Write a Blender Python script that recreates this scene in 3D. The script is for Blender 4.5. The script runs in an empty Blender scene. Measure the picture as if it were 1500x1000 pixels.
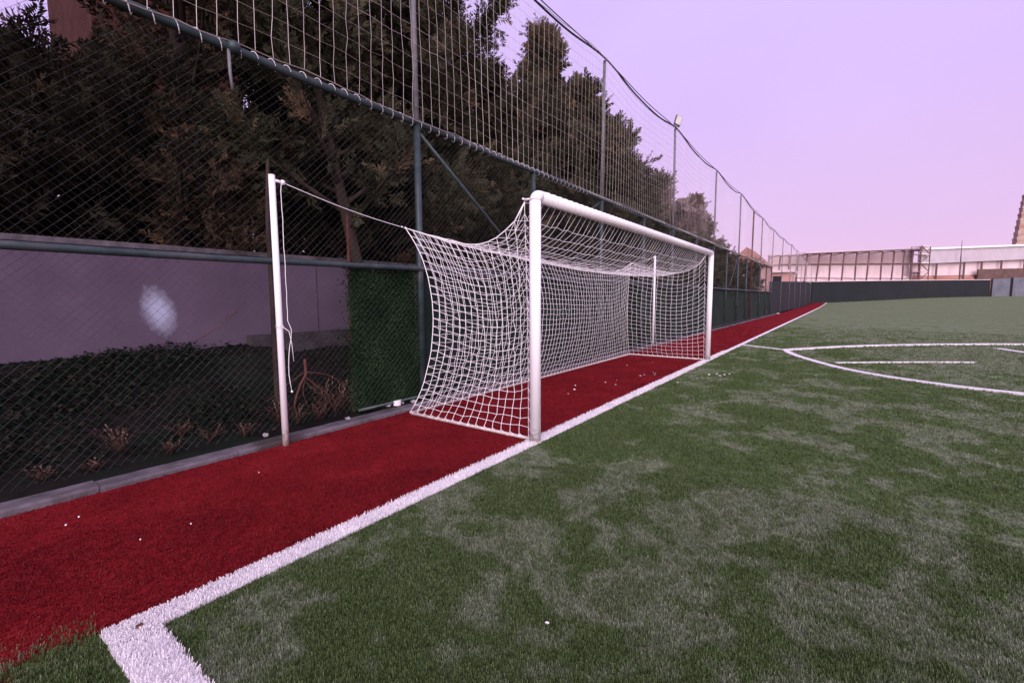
import bpy, math, random
import numpy as np
from mathutils import Matrix, Vector

R = math.radians
rng = np.random.default_rng(11)
random.seed(5)
sc = bpy.context.scene
COL = sc.collection

# ------------------------------------------------------------------ materials
def new_mat(name):
    m = bpy.data.materials.new(name)
    m.use_nodes = True
    nt = m.node_tree
    for n in list(nt.nodes):
        nt.nodes.remove(n)
    out = nt.nodes.new('ShaderNodeOutputMaterial')
    return m, nt, out

def node(nt, kind, **kw):
    n = nt.nodes.new(kind)
    for k, v in kw.items():
        if k in n.inputs.keys():
            n.inputs[k].default_value = v
        else:
            setattr(n, k, v)
    return n

def ramp(nt, src, stops):
    r = nt.nodes.new('ShaderNodeValToRGB')
    els = r.color_ramp.elements
    els[0].position, els[0].color = stops[0][0], (*stops[0][1], 1)
    els[1].position, els[1].color = stops[-1][0], (*stops[-1][1], 1)
    for p, c in stops[1:-1]:
        e = els.new(p)
        e.color = (*c, 1)
    nt.links.new(src, r.inputs[0])
    return r.outputs[0]

def world_pos(nt, scale=(1, 1, 1)):
    g = nt.nodes.new('ShaderNodeNewGeometry')
    m = nt.nodes.new('ShaderNodeMapping')
    m.inputs['Scale'].default_value = scale
    nt.links.new(g.outputs['Position'], m.inputs[0])
    return m.outputs[0]

def noise(nt, vec, scale, detail=4, rough=.55, dist=0.0):
    n = nt.nodes.new('ShaderNodeTexNoise')
    n.inputs['Scale'].default_value = scale
    n.inputs['Detail'].default_value = detail
    n.inputs['Roughness'].default_value = rough
    n.inputs['Distortion'].default_value = dist
    nt.links.new(vec, n.inputs['Vector'])
    return n.outputs['Fac']

def mixc(nt, fac, a, b, mode='MIX'):
    m = nt.nodes.new('ShaderNodeMix')
    m.data_type = 'RGBA'
    m.blend_type = mode
    for sock, v in ((m.inputs[0], fac), (m.inputs[6], a), (m.inputs[7], b)):
        if isinstance(v, (int, float)):
            sock.default_value = v
        elif isinstance(v, tuple):
            sock.default_value = (*v, 1)
        else:
            nt.links.new(v, sock)
    return m.outputs[2]

def surf_mat(name, c0, c1, scale=6, rough=.6, bump=.0, bscale=60, stretch=(1, 1, 1), spec=.3,
             lo=.3, hi=.7, metallic=0, third=None, sheen=0):
    """two-tone noise surface with an optional bump and a third tone of larger stains"""
    m, nt, out = new_mat(name)
    p = nt.nodes.new('ShaderNodeBsdfPrincipled')
    v = world_pos(nt, stretch)
    c = ramp(nt, noise(nt, v, scale, 6, .6), [(lo, c0), (hi, c1)])
    if third:
        f = ramp(nt, noise(nt, v, scale * .23, 3, .6, .5), [(.5, (0, 0, 0)), (.68, (1, 1, 1))])
        c = mixc(nt, f, c, third)
    nt.links.new(c, p.inputs['Base Color'])
    p.inputs['Roughness'].default_value = rough
    p.inputs['Specular IOR Level'].default_value = spec if rough < .8 else min(spec, .08)
    p.inputs['Metallic'].default_value = metallic
    if sheen:
        p.inputs['Sheen Weight'].default_value = sheen
    if bump:
        b = nt.nodes.new('ShaderNodeBump')
        b.inputs['Strength'].default_value = bump
        b.inputs['Distance'].default_value = .01
        nt.links.new(noise(nt, v, bscale, 4), b.inputs['Height'])
        nt.links.new(b.outputs[0], p.inputs['Normal'])
    nt.links.new(p.outputs[0], out.inputs[0])
    return m

def turf_colour(nt, kind):
    v = world_pos(nt)
    if kind == 'green':
        big = noise(nt, v, 1.4, 5, .58, .5)
        mid = noise(nt, v, 5.5, 4, .6, .2)
        big2 = noise(nt, v, .28, 3, .5)
        a = node(nt, 'ShaderNodeMath', operation='MULTIPLY_ADD')
        nt.links.new(mid, a.inputs[0]); a.inputs[1].default_value = .38
        nt.links.new(big, a.inputs[2])
        a2 = node(nt, 'ShaderNodeMath', operation='MULTIPLY_ADD')
        nt.links.new(big2, a2.inputs[0]); a2.inputs[1].default_value = .42
        nt.links.new(a.outputs[0], a2.inputs[2])
        # shifted to the paler tones away from the goal line
        sx = nt.nodes.new('ShaderNodeSeparateXYZ'); nt.links.new(v, sx.inputs[0])
        mr = nt.nodes.new('ShaderNodeMapRange')
        mr.inputs[1].default_value = 0; mr.inputs[2].default_value = 5.5
        mr.inputs[3].default_value = -.06; mr.inputs[4].default_value = .045
        nt.links.new(sx.outputs[0], mr.inputs[0])
        a3 = node(nt, 'ShaderNodeMath', operation='ADD')
        nt.links.new(a2.outputs[0], a3.inputs[0]); nt.links.new(mr.outputs[0], a3.inputs[1])
        mr2 = nt.nodes.new('ShaderNodeMapRange')                # sheen of the pile painted in, paler towards the far half
        mr2.inputs[1].default_value = 8; mr2.inputs[2].default_value = 45
        mr2.inputs[3].default_value = 0; mr2.inputs[4].default_value = .17
        nt.links.new(sx.outputs[1], mr2.inputs[0])
        a4 = node(nt, 'ShaderNodeMath', operation='ADD')
        nt.links.new(a3.outputs[0], a4.inputs[0]); nt.links.new(mr2.outputs[0], a4.inputs[1])
        a2 = a4
        # pale grey drifts: dry fibres, plus the sheen of bent ones painted in
        return ramp(nt, a2.outputs[0], [(.58, (.056, .094, .023)), (.88, (.082, .125, .042)),
                                        (1.10, (.122, .160, .080)), (1.42, (.205, .240, .160))])
    if kind == 'red':
        n = noise(nt, v, 1.6, 5, .6, .3)
        return ramp(nt, n, [(.3, (.140, .008, .012)), (.55, (.192, .011, .015)), (.75, (.240, .018, .022))])
    n = noise(nt, v, 3.0, 5, .6)
    return ramp(nt, n, [(.3, (.76, .74, .76)), (.7, (.86, .84, .84))])

def turf_mats(kind):
    m, nt, out = new_mat('turf_' + kind)
    p = nt.nodes.new('ShaderNodeBsdfPrincipled')
    c = turf_colour(nt, kind)
    v = world_pos(nt)
    fine = noise(nt, v, 70, 3, .7)
    f2 = noise(nt, v, 21, 3, .6)
    spread = {'green': .55, 'red': .30, 'white': .10}[kind]
    g = ramp(nt, fine, [(.3, (1 - spread,) * 3), (.72, (1 + spread * .6,) * 3)])
    g2 = ramp(nt, f2, [(.3, (1.05,) * 3), (.7, (1.30,) * 3)] if kind == 'green' else [(.3, (.92,) * 3), (.7, (1.08,) * 3)])
    c = mixc(nt, 1.0, c, g, 'MULTIPLY')
    c = mixc(nt, 1.0, c, g2, 'MULTIPLY')
    nt.links.new(c, p.inputs['Base Color'])
    p.inputs['Roughness'].default_value = .9
    p.inputs['Specular IOR Level'].default_value = .04
    b = nt.nodes.new('ShaderNodeBump')
    b.inputs['Strength'].default_value = .8
    b.inputs['Distance'].default_value = .02
    nt.links.new(fine, b.inputs['Height'])
    nt.links.new(b.outputs[0], p.inputs['Normal'])
    nt.links.new(p.outputs[0], out.inputs[0])
    # blades
    m2, nt, out = new_mat('turf_blade_' + kind)
    c = turf_colour(nt, kind)
    at = node(nt, 'ShaderNodeAttribute', attribute_name='tint')
    g = ramp(nt, at.outputs['Fac'], [(0, ({'green': .65, 'red': .75, 'white': .98}[kind],) * 3), (1, ({'green': 1.7, 'red': 1.2, 'white': 1.15}[kind],) * 3)])
    c = mixc(nt, 1.0, c, g, 'MULTIPLY')
    d = nt.nodes.new('ShaderNodeBsdfDiffuse'); t = nt.nodes.new('ShaderNodeBsdfTranslucent')
    nt.links.new(c, d.inputs[0]); nt.links.new(c, t.inputs[0])
    gl = node(nt, 'ShaderNodeBsdfGlossy'); gl.inputs['Roughness'].default_value = .45
    s = nt.nodes.new('ShaderNodeMixShader'); s.inputs[0].default_value = .35
    nt.links.new(d.outputs[0], s.inputs[1]); nt.links.new(t.outputs[0], s.inputs[2])
    s2 = nt.nodes.new('ShaderNodeMixShader'); s2.inputs[0].default_value = .03 if kind == 'green' else .01
    nt.links.new(s.outputs[0], s2.inputs[1]); nt.links.new(gl.outputs[0], s2.inputs[2])
    nt.links.new(s2.outputs[0], out.inputs[0])
    return m, m2

def leaf_mat(name, dark, mid, warm, trans=.25):
    m, nt, out = new_mat(name)
    at = node(nt, 'ShaderNodeAttribute', attribute_name='tint')
    c = ramp(nt, at.outputs['Fac'], [(0, dark), (.55, mid), (1, warm)])
    d = nt.nodes.new('ShaderNodeBsdfDiffuse'); t = nt.nodes.new('ShaderNodeBsdfTranslucent')
    nt.links.new(c, d.inputs[0]); nt.links.new(c, t.inputs[0])
    s = nt.nodes.new('ShaderNodeMixShader'); s.inputs[0].default_value = trans
    nt.links.new(d.outputs[0], s.inputs[1]); nt.links.new(t.outputs[0], s.inputs[2])
    nt.links.new(s.outputs[0], out.inputs[0])
    return m

M = {}
for k in ('green', 'red', 'white'):
    M['turf_' + k], M['blade_' + k] = turf_mats(k)
M['white'] = surf_mat('white_gloss_paint', (.82, .80, .82), (.88, .86, .88), 5, .32, .05, 30, spec=.5, third=(.77, .75, .75))
def grime(m, z0, z1, col):
    nt = m.node_tree
    p = [n for n in nt.nodes if n.type == 'BSDF_PRINCIPLED'][0]
    old = p.inputs['Base Color'].links[0].from_socket
    v = world_pos(nt)
    sx = nt.nodes.new('ShaderNodeSeparateXYZ'); nt.links.new(v, sx.inputs[0])
    mr = nt.nodes.new('ShaderNodeMapRange')
    mr.inputs[1].default_value = z0; mr.inputs[2].default_value = z1; mr.inputs[3].default_value = .34; mr.inputs[4].default_value = -.22
    nt.links.new(sx.outputs[2], mr.inputs[0])
    a = node(nt, 'ShaderNodeMath', operation='ADD')
    nt.links.new(noise(nt, v, 23, 6, .7), a.inputs[0]); nt.links.new(mr.outputs[0], a.inputs[1])
    f = ramp(nt, a.outputs[0], [(.54, (0,) * 3), (.80, (.75,) * 3)])
    c = mixc(nt, f, old, col)
    sc2 = ramp(nt, noise(nt, world_pos(nt, (1, 1, .35)), 9, 8, .75, .8), [(.69, (0,) * 3), (.73, (.45,) * 3)])
    nt.links.new(mixc(nt, sc2, c, (.34, .33, .33)), p.inputs['Base Color'])
grime(M['white'], .0, .28, (.26, .20, .17))
M['cord'] = surf_mat('white_net_cord', (.82, .79, .81), (.90, .88, .89), 20, .8)
M['ballcord'] = surf_mat('aged_net_cord', (.52, .44, .44), (.74, .66, .64), 1.2, .85)
M['pipe'] = surf_mat('dark_green_painted_pipe', (.014, .028, .030), (.034, .056, .060), 9, .45, .12, 40, spec=.4, third=(.06, .068, .075))
M['galv'] = surf_mat('weathered_grey_pipe', (.11, .11, .12), (.21, .20, .22), 7, .5, .08, 40)
M['wire'] = surf_mat('coated_fence_wire', (.018, .022, .021), (.095, .098, .096), 2.2, .6)
M['rust'] = surf_mat('rusty_pipe', (.055, .018, .014), (.11, .040, .030), 12, .8, .2, 60)
M['plaster'] = surf_mat('grey_plaster', (.090, .066, .098), (.125, .094, .134), 1.3, .9, .25, 35, third=(.068, .052, .072))
def light_patch(m, at, size, col):
    """a soft-edged glow of light painted into the wall colour at one spot"""
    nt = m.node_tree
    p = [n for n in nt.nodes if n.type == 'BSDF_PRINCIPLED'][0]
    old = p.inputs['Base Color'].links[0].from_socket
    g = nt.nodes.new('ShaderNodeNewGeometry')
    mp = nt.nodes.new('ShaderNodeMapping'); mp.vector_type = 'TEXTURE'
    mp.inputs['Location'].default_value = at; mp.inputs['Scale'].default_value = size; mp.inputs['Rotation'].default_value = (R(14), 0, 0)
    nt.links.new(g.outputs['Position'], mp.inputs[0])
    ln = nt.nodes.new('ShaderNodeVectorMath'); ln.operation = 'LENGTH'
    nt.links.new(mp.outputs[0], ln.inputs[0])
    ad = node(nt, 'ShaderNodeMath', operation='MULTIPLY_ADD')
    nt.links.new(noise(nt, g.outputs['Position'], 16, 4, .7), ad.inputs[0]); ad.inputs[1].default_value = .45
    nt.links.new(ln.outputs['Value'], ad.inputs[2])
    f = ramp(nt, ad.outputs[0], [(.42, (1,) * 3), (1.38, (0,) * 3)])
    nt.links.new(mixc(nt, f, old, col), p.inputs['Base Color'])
light_patch(M['plaster'], (-5.02, -1.69, 1.34), (.6, .27, .48), (.40, .43, .56))  # bright glow on the wall, put into the plaster colour
M['concrete'] = surf_mat('kerb_concrete', (.075, .066, .076), (.155, .138, .155), 7, .95, .4, 50, third=(.055, .046, .046))
M['footing'] = surf_mat('dark_concrete', (.035, .030, .034), (.075, .064, .072), 4, .95, .4, 30, third=(.022, .020, .020))  # concrete toned darker than the kerb
M['soil'] = surf_mat('dark_soil', (.005, .0048, .0045), (.015, .012, .011), 5, 1, .7, 25, third=(.008, .014, .009))
M['bark'] = surf_mat('bark', (.022, .016, .014), (.055, .040, .034), 6, .95, .6, 30, (1, 1, .25))
M['deadwood'] = surf_mat('red_brown_deadwood', (.07, .028, .024), (.15, .062, .052), 14, .9, .3, 40)
M['drystalk'] = leaf_mat('dry_stalks', (.04, .020, .017), (.095, .052, .040), (.19, .13, .10), .15)
M['screen'] = surf_mat('dark_green_screen', (.007, .018, .012), (.016, .034, .022), 3, .85, .35, 9, (1, 1, .4), third=(.010, .022, .018))
M['navy'] = surf_mat('navy_sheeting', (.008, .011, .013), (.015, .019, .021), .35, .75, .3, 1.2, (1, 1, .5), third=(.012, .016, .019))
M['greyblue'] = surf_mat('grey_blue_panel', (.115, .125, .150), (.175, .185, .215), .5, .8, .2, 2)
M['stand_pale'] = surf_mat('pale_pink_cladding', (.62, .50, .51), (.80, .66, .67), .5, .8, .2, 2, (1, 1, .3), third=(.68, .52, .50))
M['stand_mid'] = surf_mat('dusty_pink_cladding', (.40, .29, .295), (.52, .39, .40), .5, .85, .2, 2, (1, 1, .3))
M['stand_grey'] = surf_mat('lilac_grey_fascia', (.44, .39, .43), (.54, .48, .52), .4, .8, .2, 2)
M['steel'] = surf_mat('brown_painted_steel', (.10, .060, .058), (.19, .12, .115), .8, .7)
M['terracotta'] = surf_mat('terracotta_seating', (.30, .145, .115), (.46, .27, .22), .9, .85, .3, 3, (.3, .3, 3))
M['brownwall'] = surf_mat('brown_wall', (.10, .062, .055), (.17, .11, .095), .7, .9, .2, 2)
M['brick'] = surf_mat('red_brown_brick', (.040, .016, .013), (.075, .030, .022), 3, .9, .3, 14)
M['pinkwall'] = surf_mat('pink_render', (.48, .27, .24), (.62, .40, .36), .8, .9, .2, 3)
M['tower'] = surf_mat('tan_stone', (.30, .20, .15), (.62, .47, .40), .9, .9, .4, 2, (.5, .5, 2.6), third=(.40, .22, .16))
M['cable'] = surf_mat('black_cable', (.012, .012, .014), (.025, .025, .03), 5, .5)
M['lampglass'] = surf_mat('floodlight_glass', (.45, .43, .40), (.60, .58, .55), 5, .15, spec=.6)
M['paper'] = surf_mat('white_scrap', (.70, .68, .68), (.85, .83, .82), 20, .8)
M['stone'] = surf_mat('grey_stone', (.20, .19, .20), (.38, .36, .37), 14, .95, .4, 40)
M['dark'] = surf_mat('dark_opening', (.012, .011, .013), (.02, .018, .02), 2, .6)
M['roof'] = surf_mat('terracotta_roof', (.24, .10, .075), (.36, .17, .13), 1.5, .9, .3, 6)
M['ivy'] = leaf_mat('artificial_ivy', (.008, .020, .009), (.018, .044, .018), (.046, .090, .038), .12)
M['groundleaf'] = leaf_mat('bank_ground_cover', (.004, .008, .005), (.010, .017, .011), (.030, .026, .018), .1)
M['cypress'] = leaf_mat('cypress_foliage', (.034, .036, .023), (.090, .088, .055), (.21, .14, .085), .3)
M['cypress_vignetted'] = leaf_mat('vignetted_cypress_foliage', (.016, .015, .011), (.042, .038, .027), (.13, .080, .052), .25)  # cypress colour darkened to carry the lens falloff at the left
M['cypress_brown'] = leaf_mat('browned_cypress_foliage', (.055, .044, .030), (.125, .088, .056), (.26, .16, .095), .3)
M['pale_bush'] = leaf_mat('pale_loose_foliage', (.15, .115, .11), (.27, .21, .20), (.40, .32, .30), .3)

# ------------------------------------------------------------------ mesh helpers
class MB:
    def __init__(self):
        self.v, self.f, self.n = [], [], 0
    def add(self, v, f):
        v = np.asarray(v, float)
        self.v.append(v)
        self.f.extend([tuple(int(i) + self.n for i in q) for q in f])
        self.n += len(v)
    def box(self, lo, hi, rz=0, about=None):
        x0, y0, z0 = lo; x1, y1, z1 = hi
        v = np.array([(x0, y0, z0), (x1, y0, z0), (x1, y1, z0), (x0, y1, z0),
                      (x0, y0, z1), (x1, y0, z1), (x1, y1, z1), (x0, y1, z1)], float)
        if rz:
            c, s = math.cos(rz), math.sin(rz)
            a = np.array(about if about is not None else v.mean(0))
            d = v - a
            v = np.stack([d[:, 0] * c - d[:, 1] * s, d[:, 0] * s + d[:, 1] * c, d[:, 2]], 1) + a
        self.add(v, [(0, 3, 2, 1), (4, 5, 6, 7), (0, 1, 5, 4), (1, 2, 6, 5), (2, 3, 7, 6), (3, 0, 4, 7)])
    def slab(self, a, b, t, z0a, z1a, z0b=None, z1b=None):
        """upright wall from plan point a to b, thickness t, its foot and top given at each end"""
        z0b = z0a if z0b is None else z0b
        z1b = z1a if z1b is None else z1b
        a = np.array(a, float); b = np.array(b, float)
        d = (b - a) / np.linalg.norm(b - a)
        nrm = np.array([-d[1], d[0]]) * t
        v = [(*a, z0a), (*b, z0b), (*(b + nrm), z0b), (*(a + nrm), z0a),
             (*a, z1a), (*b, z1b), (*(b + nrm), z1b), (*(a + nrm), z1a)]
        self.add(v, [(0, 3, 2, 1), (4, 5, 6, 7), (0, 1, 5, 4), (1, 2, 6, 5), (2, 3, 7, 6), (3, 0, 4, 7)])
    def tube(self, pts, r, sides=4, cap=True):
        P = np.asarray(pts, float)
        n = len(P)
        rr = np.broadcast_to(np.asarray(r, float), (n,))
        T = np.empty_like(P)
        T[1:-1] = P[2:] - P[:-2]; T[0] = P[1] - P[0]; T[-1] = P[-1] - P[-2]
        T /= np.linalg.norm(T, axis=1, keepdims=True) + 1e-12
        m = np.abs(T.mean(0))
        ref = np.eye(3)[int(np.argmin(m))]
        U = np.cross(T, ref); U /= np.linalg.norm(U, axis=1, keepdims=True) + 1e-12
        W = np.cross(T, U)
        ang = np.arange(sides) * 2 * np.pi / sides + .4
        V = (P[:, None] + rr[:, None, None] * (np.cos(ang)[None, :, None] * U[:, None] + np.sin(ang)[None, :, None] * W[:, None])).reshape(-1, 3)
        F = []
        for i in range(n - 1):
            a = i * sides
            for k in range(sides):
                k2 = (k + 1) % sides
                F.append((a + k, a + k2, a + sides + k2, a + sides + k))
        if cap:
            F.append(tuple(range(sides))[::-1])
            F.append(tuple((n - 1) * sides + k for k in range(sides)))
        self.add(V, F)
    def ball(self, c, r, seg=10, rings=6, sq=(1, 1, 1)):
        v, f = [], []
        for i in range(rings + 1):
            th = math.pi * i / rings
            for k in range(seg):
                ph = 2 * math.pi * k / seg
                v.append((c[0] + r * sq[0] * math.sin(th) * math.cos(ph), c[1] + r * sq[1] * math.sin(th) * math.sin(ph), c[2] + r * sq[2] * math.cos(th)))
        for i in range(rings):
            for k in range(seg):
                k2 = (k + 1) % seg
                f.append((i * seg + k, (i + 1) * seg + k, (i + 1) * seg + k2, i * seg + k2))
        self.add(v, f)
    def build(self, name, mat, parent=None, smooth=False):
        me = bpy.data.meshes.new(name)
        me.from_pydata(np.concatenate(self.v).tolist(), [], self.f)
        me.materials.append(mat)
        if smooth:
            me.polygons.foreach_set('use_smooth', [True] * len(me.polygons))
        me.update()
        o = bpy.data.objects.new(name, me)
        COL.objects.link(o)
        if parent:
            o.parent = parent
            if parent.type == 'EMPTY':
                o.matrix_parent_inverse = Matrix.Translation(-Vector(parent.location))
        return o

def tri_mesh(name, V, mat, tint=None, parent=None, ngon=3):
    """big soup of separate faces of ngon corners, V = (n*ngon, 3)"""
    V = np.ascontiguousarray(V, dtype=np.float32)
    nv = len(V); nf = nv // ngon
    me = bpy.data.meshes.new(name)
    me.vertices.add(nv); me.loops.add(nv); me.polygons.add(nf)
    me.vertices.foreach_set('co', V.ravel())
    me.loops.foreach_set('vertex_index', np.arange(nv, dtype=np.int32))
    me.polygons.foreach_set('loop_start', np.arange(0, nv, ngon, dtype=np.int32))
    me.polygons.foreach_set('loop_total', np.full(nf, ngon, dtype=np.int32))
    if tint is not None:
        a = me.attributes.new('tint', 'FLOAT', 'POINT')
        a.data.foreach_set('value', np.ascontiguousarray(tint, dtype=np.float32))
    me.materials.append(mat)
    me.update(calc_edges=True)
    o = bpy.data.objects.new(name, me)
    COL.objects.link(o)
    if parent:
        o.parent = parent
        o.matrix_parent_inverse = Matrix.Translation(-Vector(parent.location))
    return o

def tag(o, label, cat, group=None):
    o['label'] = label; o['category'] = cat
    if group:
        o['group'] = group
    return o

def thing(name, loc, label, cat, group=None):
    o = bpy.data.objects.new(name, None)
    o.empty_display_size = .1
    COL.objects.link(o)
    o.location = loc
    return tag(o, label, cat, group)

def structure(o):
    o['kind'] = 'structure'
    return o

# ------------------------------------------------------------------ terrain
YS = [0, 48, 60, 75, 88, 100, 108, 115, 122, 128, 134, 140, 150, 165, 400]
ZS = [0, 0, .01, .05, .14, .29, .46, .68, .90, 1.08, 1.20, 1.28, 1.37, 1.42, 1.45]
def gz(y):
    return float(np.interp(y, YS, ZS))

ycuts = np.unique(np.concatenate([np.linspace(-12, 48, 21), np.linspace(50, 170, 61), [230, 400, 900]]))
def strip_sheet(name, mat, xl, xr, y0, y1, dz, nx=1):
    """a ground-hugging strip between x = xl(y) and x = xr(y)"""
    ys = [y0] + [y for y in ycuts if y0 + .01 < y < y1 - .01] + [y1]
    v, f = [], []
    for y in ys:
        a, b = (xl(y) if callable(xl) else xl), (xr(y) if callable(xr) else xr)
        for k in range(nx + 1):
            v.append((a + (b - a) * k / nx, y, gz(y) + dz))
    for i in range(len(ys) - 1):
        for k in range(nx):
            a = i * (nx + 1) + k
            f.append((a, a + 1, a + nx + 2, a + nx + 1))
    b = MB(); b.add(v, f)
    return structure(b.build(name, mat))

# wide base ground reaching the horizon
b = MB()
v, f = [], []
gys = [-400, -60] + list(ycuts)
for y in gys:
    for x in (-900, -120, -2.35, 120, 900):
        v.append((x, y, gz(y) - .05))
for i in range(len(gys) - 1):
    for k in range(4):
        a = i * 5 + k
        f.append((a, a + 1, a + 6, a + 5))
b.add(v, f)
structure(b.build('ground', M['soil']))

strip_sheet('pitch', M['turf_green'], -.3, 90, -12, 175, 0, 6)
def track_edge(y):
    if y >= -3.4:
        return -.06
    return float(np.interp(y, [-12, -5, -3.75, -3.6, -3.5, -3.4], [-.06, -.06, -.12, -.15, -.15, -.10]))
XK = -2.06
ys = [-12, -8, -5, -3.75, -3.6, -3.5, -3.401]
b = MB()
b.add([(XK - .03, y, .004) for y in ys] + [(track_edge(y), y, .004) for y in ys],
      [(i, i + 7, i + 8, i + 1) for i in range(6)])
lo = b
ys2 = [-3.401] + [y for y in ycuts if -3.4 < y < 104] + [104]
n2 = len(ys2)
b.add([(XK - .03, y, gz(y) + .004) for y in ys2] + [(-.06, y, gz(y) + .004) for y in ys2],
      [(i, i + n2, i + n2 + 1, i + 1) for i in range(n2 - 1)])
structure(b.build('track', M['turf_red']))

strip_sheet('goal_line', M['turf_white'], -.07, .07, -3.40, 108, .008)
b = MB()
b.add([(-.07, -3.41, .0082), (1.9, -3.41, .0082), (1.9, -3.235, .0082), (-.07, -3.235, .0082)], [(0, 1, 2, 3)])
b.add([(1.9, -3.41, .0082), (60, -3.41, .0082), (60, -3.235, .0082), (1.9, -3.235, .0082)], [(0, 1, 2, 3)])
structure(b.build('touch_line', M['turf_white']))

def smooth_curve(pts, n=10):
    P = np.asarray(pts, float)
    P = np.vstack([2 * P[0] - P[1], P, 2 * P[-1] - P[-2]])
    out = []
    for i in range(1, len(P) - 2):
        for t in np.linspace(0, 1, n, endpoint=False):
            a, b_, c, d = P[i - 1], P[i], P[i + 1], P[i + 2]
            out.append(.5 * (2 * b_ + (c - a) * t + (2 * a - 5 * b_ + 4 * c - d) * t * t + (3 * b_ - a - 3 * c + d) * t ** 3))
    out.append(P[-2])
    return np.array(out)

LINE_PTS = []
def ribbon(name, pts, w, dz, mat):
    """a stripe of white pile, as tall as the turf it is sewn into"""
    P = smooth_curve(pts, 10)
    LINE_PTS.append((P, w / 2))
    T = np.gradient(P, axis=0); T /= np.linalg.norm(T, axis=1, keepdims=True)
    N = np.stack([-T[:, 1], T[:, 0]], 1) * w / 2
    n = len(P)
    b = MB()
    dz += .014
    L, Rr = P + N, P - N
    b.add([(*q, dz) for q in L] + [(*q, dz) for q in Rr] + [(*q, -.005) for q in L] + [(*q, -.005) for q in Rr],
          [(i + 1, i, i + n, i + n + 1) for i in range(n - 1)] + [(i, i + 1, i + 1 + 2 * n, i + 2 * n) for i in range(n - 1)] +
          [(i + 1 + n, i + n, i + 3 * n, i + 1 + 3 * n) for i in range(n - 1)] + [(0, 2 * n, 3 * n, n), (n - 1, 2 * n - 1, 4 * n - 1, 3 * n - 1)])
    o = b.build(name, mat)
    return structure(o)

ribbon('penalty_arc', [(1.28, 10.83), (1.50, 9.95), (1.9, 8.95), (2.54, 7.72), (3.25, 6.92), (4.1, 6.38), (4.85, 6.14), (6.2, 5.75), (8, 5.3)], .165, .0085, M['turf_white'])
ribbon('penalty_line', [(.07, 11.64), (.7, 11.22), (1.28, 10.83)], .12, .0125, M['turf_white'])
ribbon('penalty_box_line', [(1.30, 10.86), (1.75, 11.5), (2.6, 12.72), (3.7, 13.92), (5.4, 15.36), (7.2, 16.55), (12, 19.4)], .20, .0165, M['turf_white'])
ribbon('inner_marking_line', [(2.45, 8.56), (3.41, 9.33), (4.52, 10.08), (5.0, 10.38)], .075, .0085, M['turf_white'])
ribbon('far_marking_line', [(6.1, 14.5), (6.45, 13.45), (6.9, 12.3)], .17, .0085, M['turf_white'])

# kerb along the foot of the fence
b = MB()
y = -7.0
kr = random.Random(3)
while y < 44:
    L = 1.0
    j = kr.uniform(-.012, .012)
    h = .052 + kr.uniform(-.008, .010)
    x1 = XK + .0 + j * .6; x0 = -2.245 + j * .6
    v = [(x0, y, -.04), (x1, y, -.04), (x1, y + L - .005, -.04), (x0, y + L - .005, -.04),
         (x0, y, h), (x1 - .018, y, h), (x1 - .018, y + L - .005, h), (x0, y + L - .005, h),
         (x1, y, h - .018), (x1, y + L - .005, h - .018)]
    b.add(v, [(4, 5, 6, 7), (5, 8, 9, 6), (8, 1, 2, 9), (3, 0, 4, 7), (0, 1, 8, 5, 4), (2, 3, 7, 6, 9)])
    y += L
structure(b.build('kerb', M['concrete']))

# sloping bank between the kerb and the retaining wall, higher ground behind it
v, f = [], []
prof = [(-2.20, .035), (-2.6, .06), (-3.1, .16), (-3.7, .40), (-4.3, .62), (-4.75, .74), (-5.02, .78)]
by = np.linspace(-9, 60, 140)
for y in by:
    for x, z in prof:
        v.append((x + rng.normal(0, .02) * (x < -2.4), y, z + rng.normal(0, .025) * (x < -2.4)))
k = len(prof)
for i in range(len(by) - 1):
    for j in range(k - 1):
        a = i * k + j
        f.append((a + 1, a, a + k, a + k + 1))
b = MB(); b.add(v, f)
structure(b.build('bank', M['soil'], smooth=True))
v, f = [], []
for y in np.linspace(-12, 70, 60):
    for x in (-5.2, -7, -10, -16, -60):
        v.append((x, y, 1.95 + rng.normal(0, .05)))
for i in range(59):
    for j in range(4):
        a = i * 5 + j
        f.append((a + 1, a, a + 5, a + 6))
b = MB(); b.add(v, f)
structure(b.build('upper_terrace', M['soil'], smooth=True))

# ------------------------------------------------------------------ turf fibres near the camera
CAM = np.array([2.51300454, -3.84967193, 1.48722766])
def scatter(n, r0, r1, span):
    """points round the viewer's feet, thinning out with distance"""
    u = rng.random(n)
    rr = np.exp(np.log(r0) + u * (np.log(r1) - np.log(r0)))
    near = rng.random(n) < .16
    rr = np.where(near, np.sqrt(rng.random(n)) * 3.6 + .3, rr)
    th = R(-36) + (rng.random(n) - .5) * R(span)
    return CAM[0] + rr * np.sin(th), CAM[1] + rr * np.cos(th), rr

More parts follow.
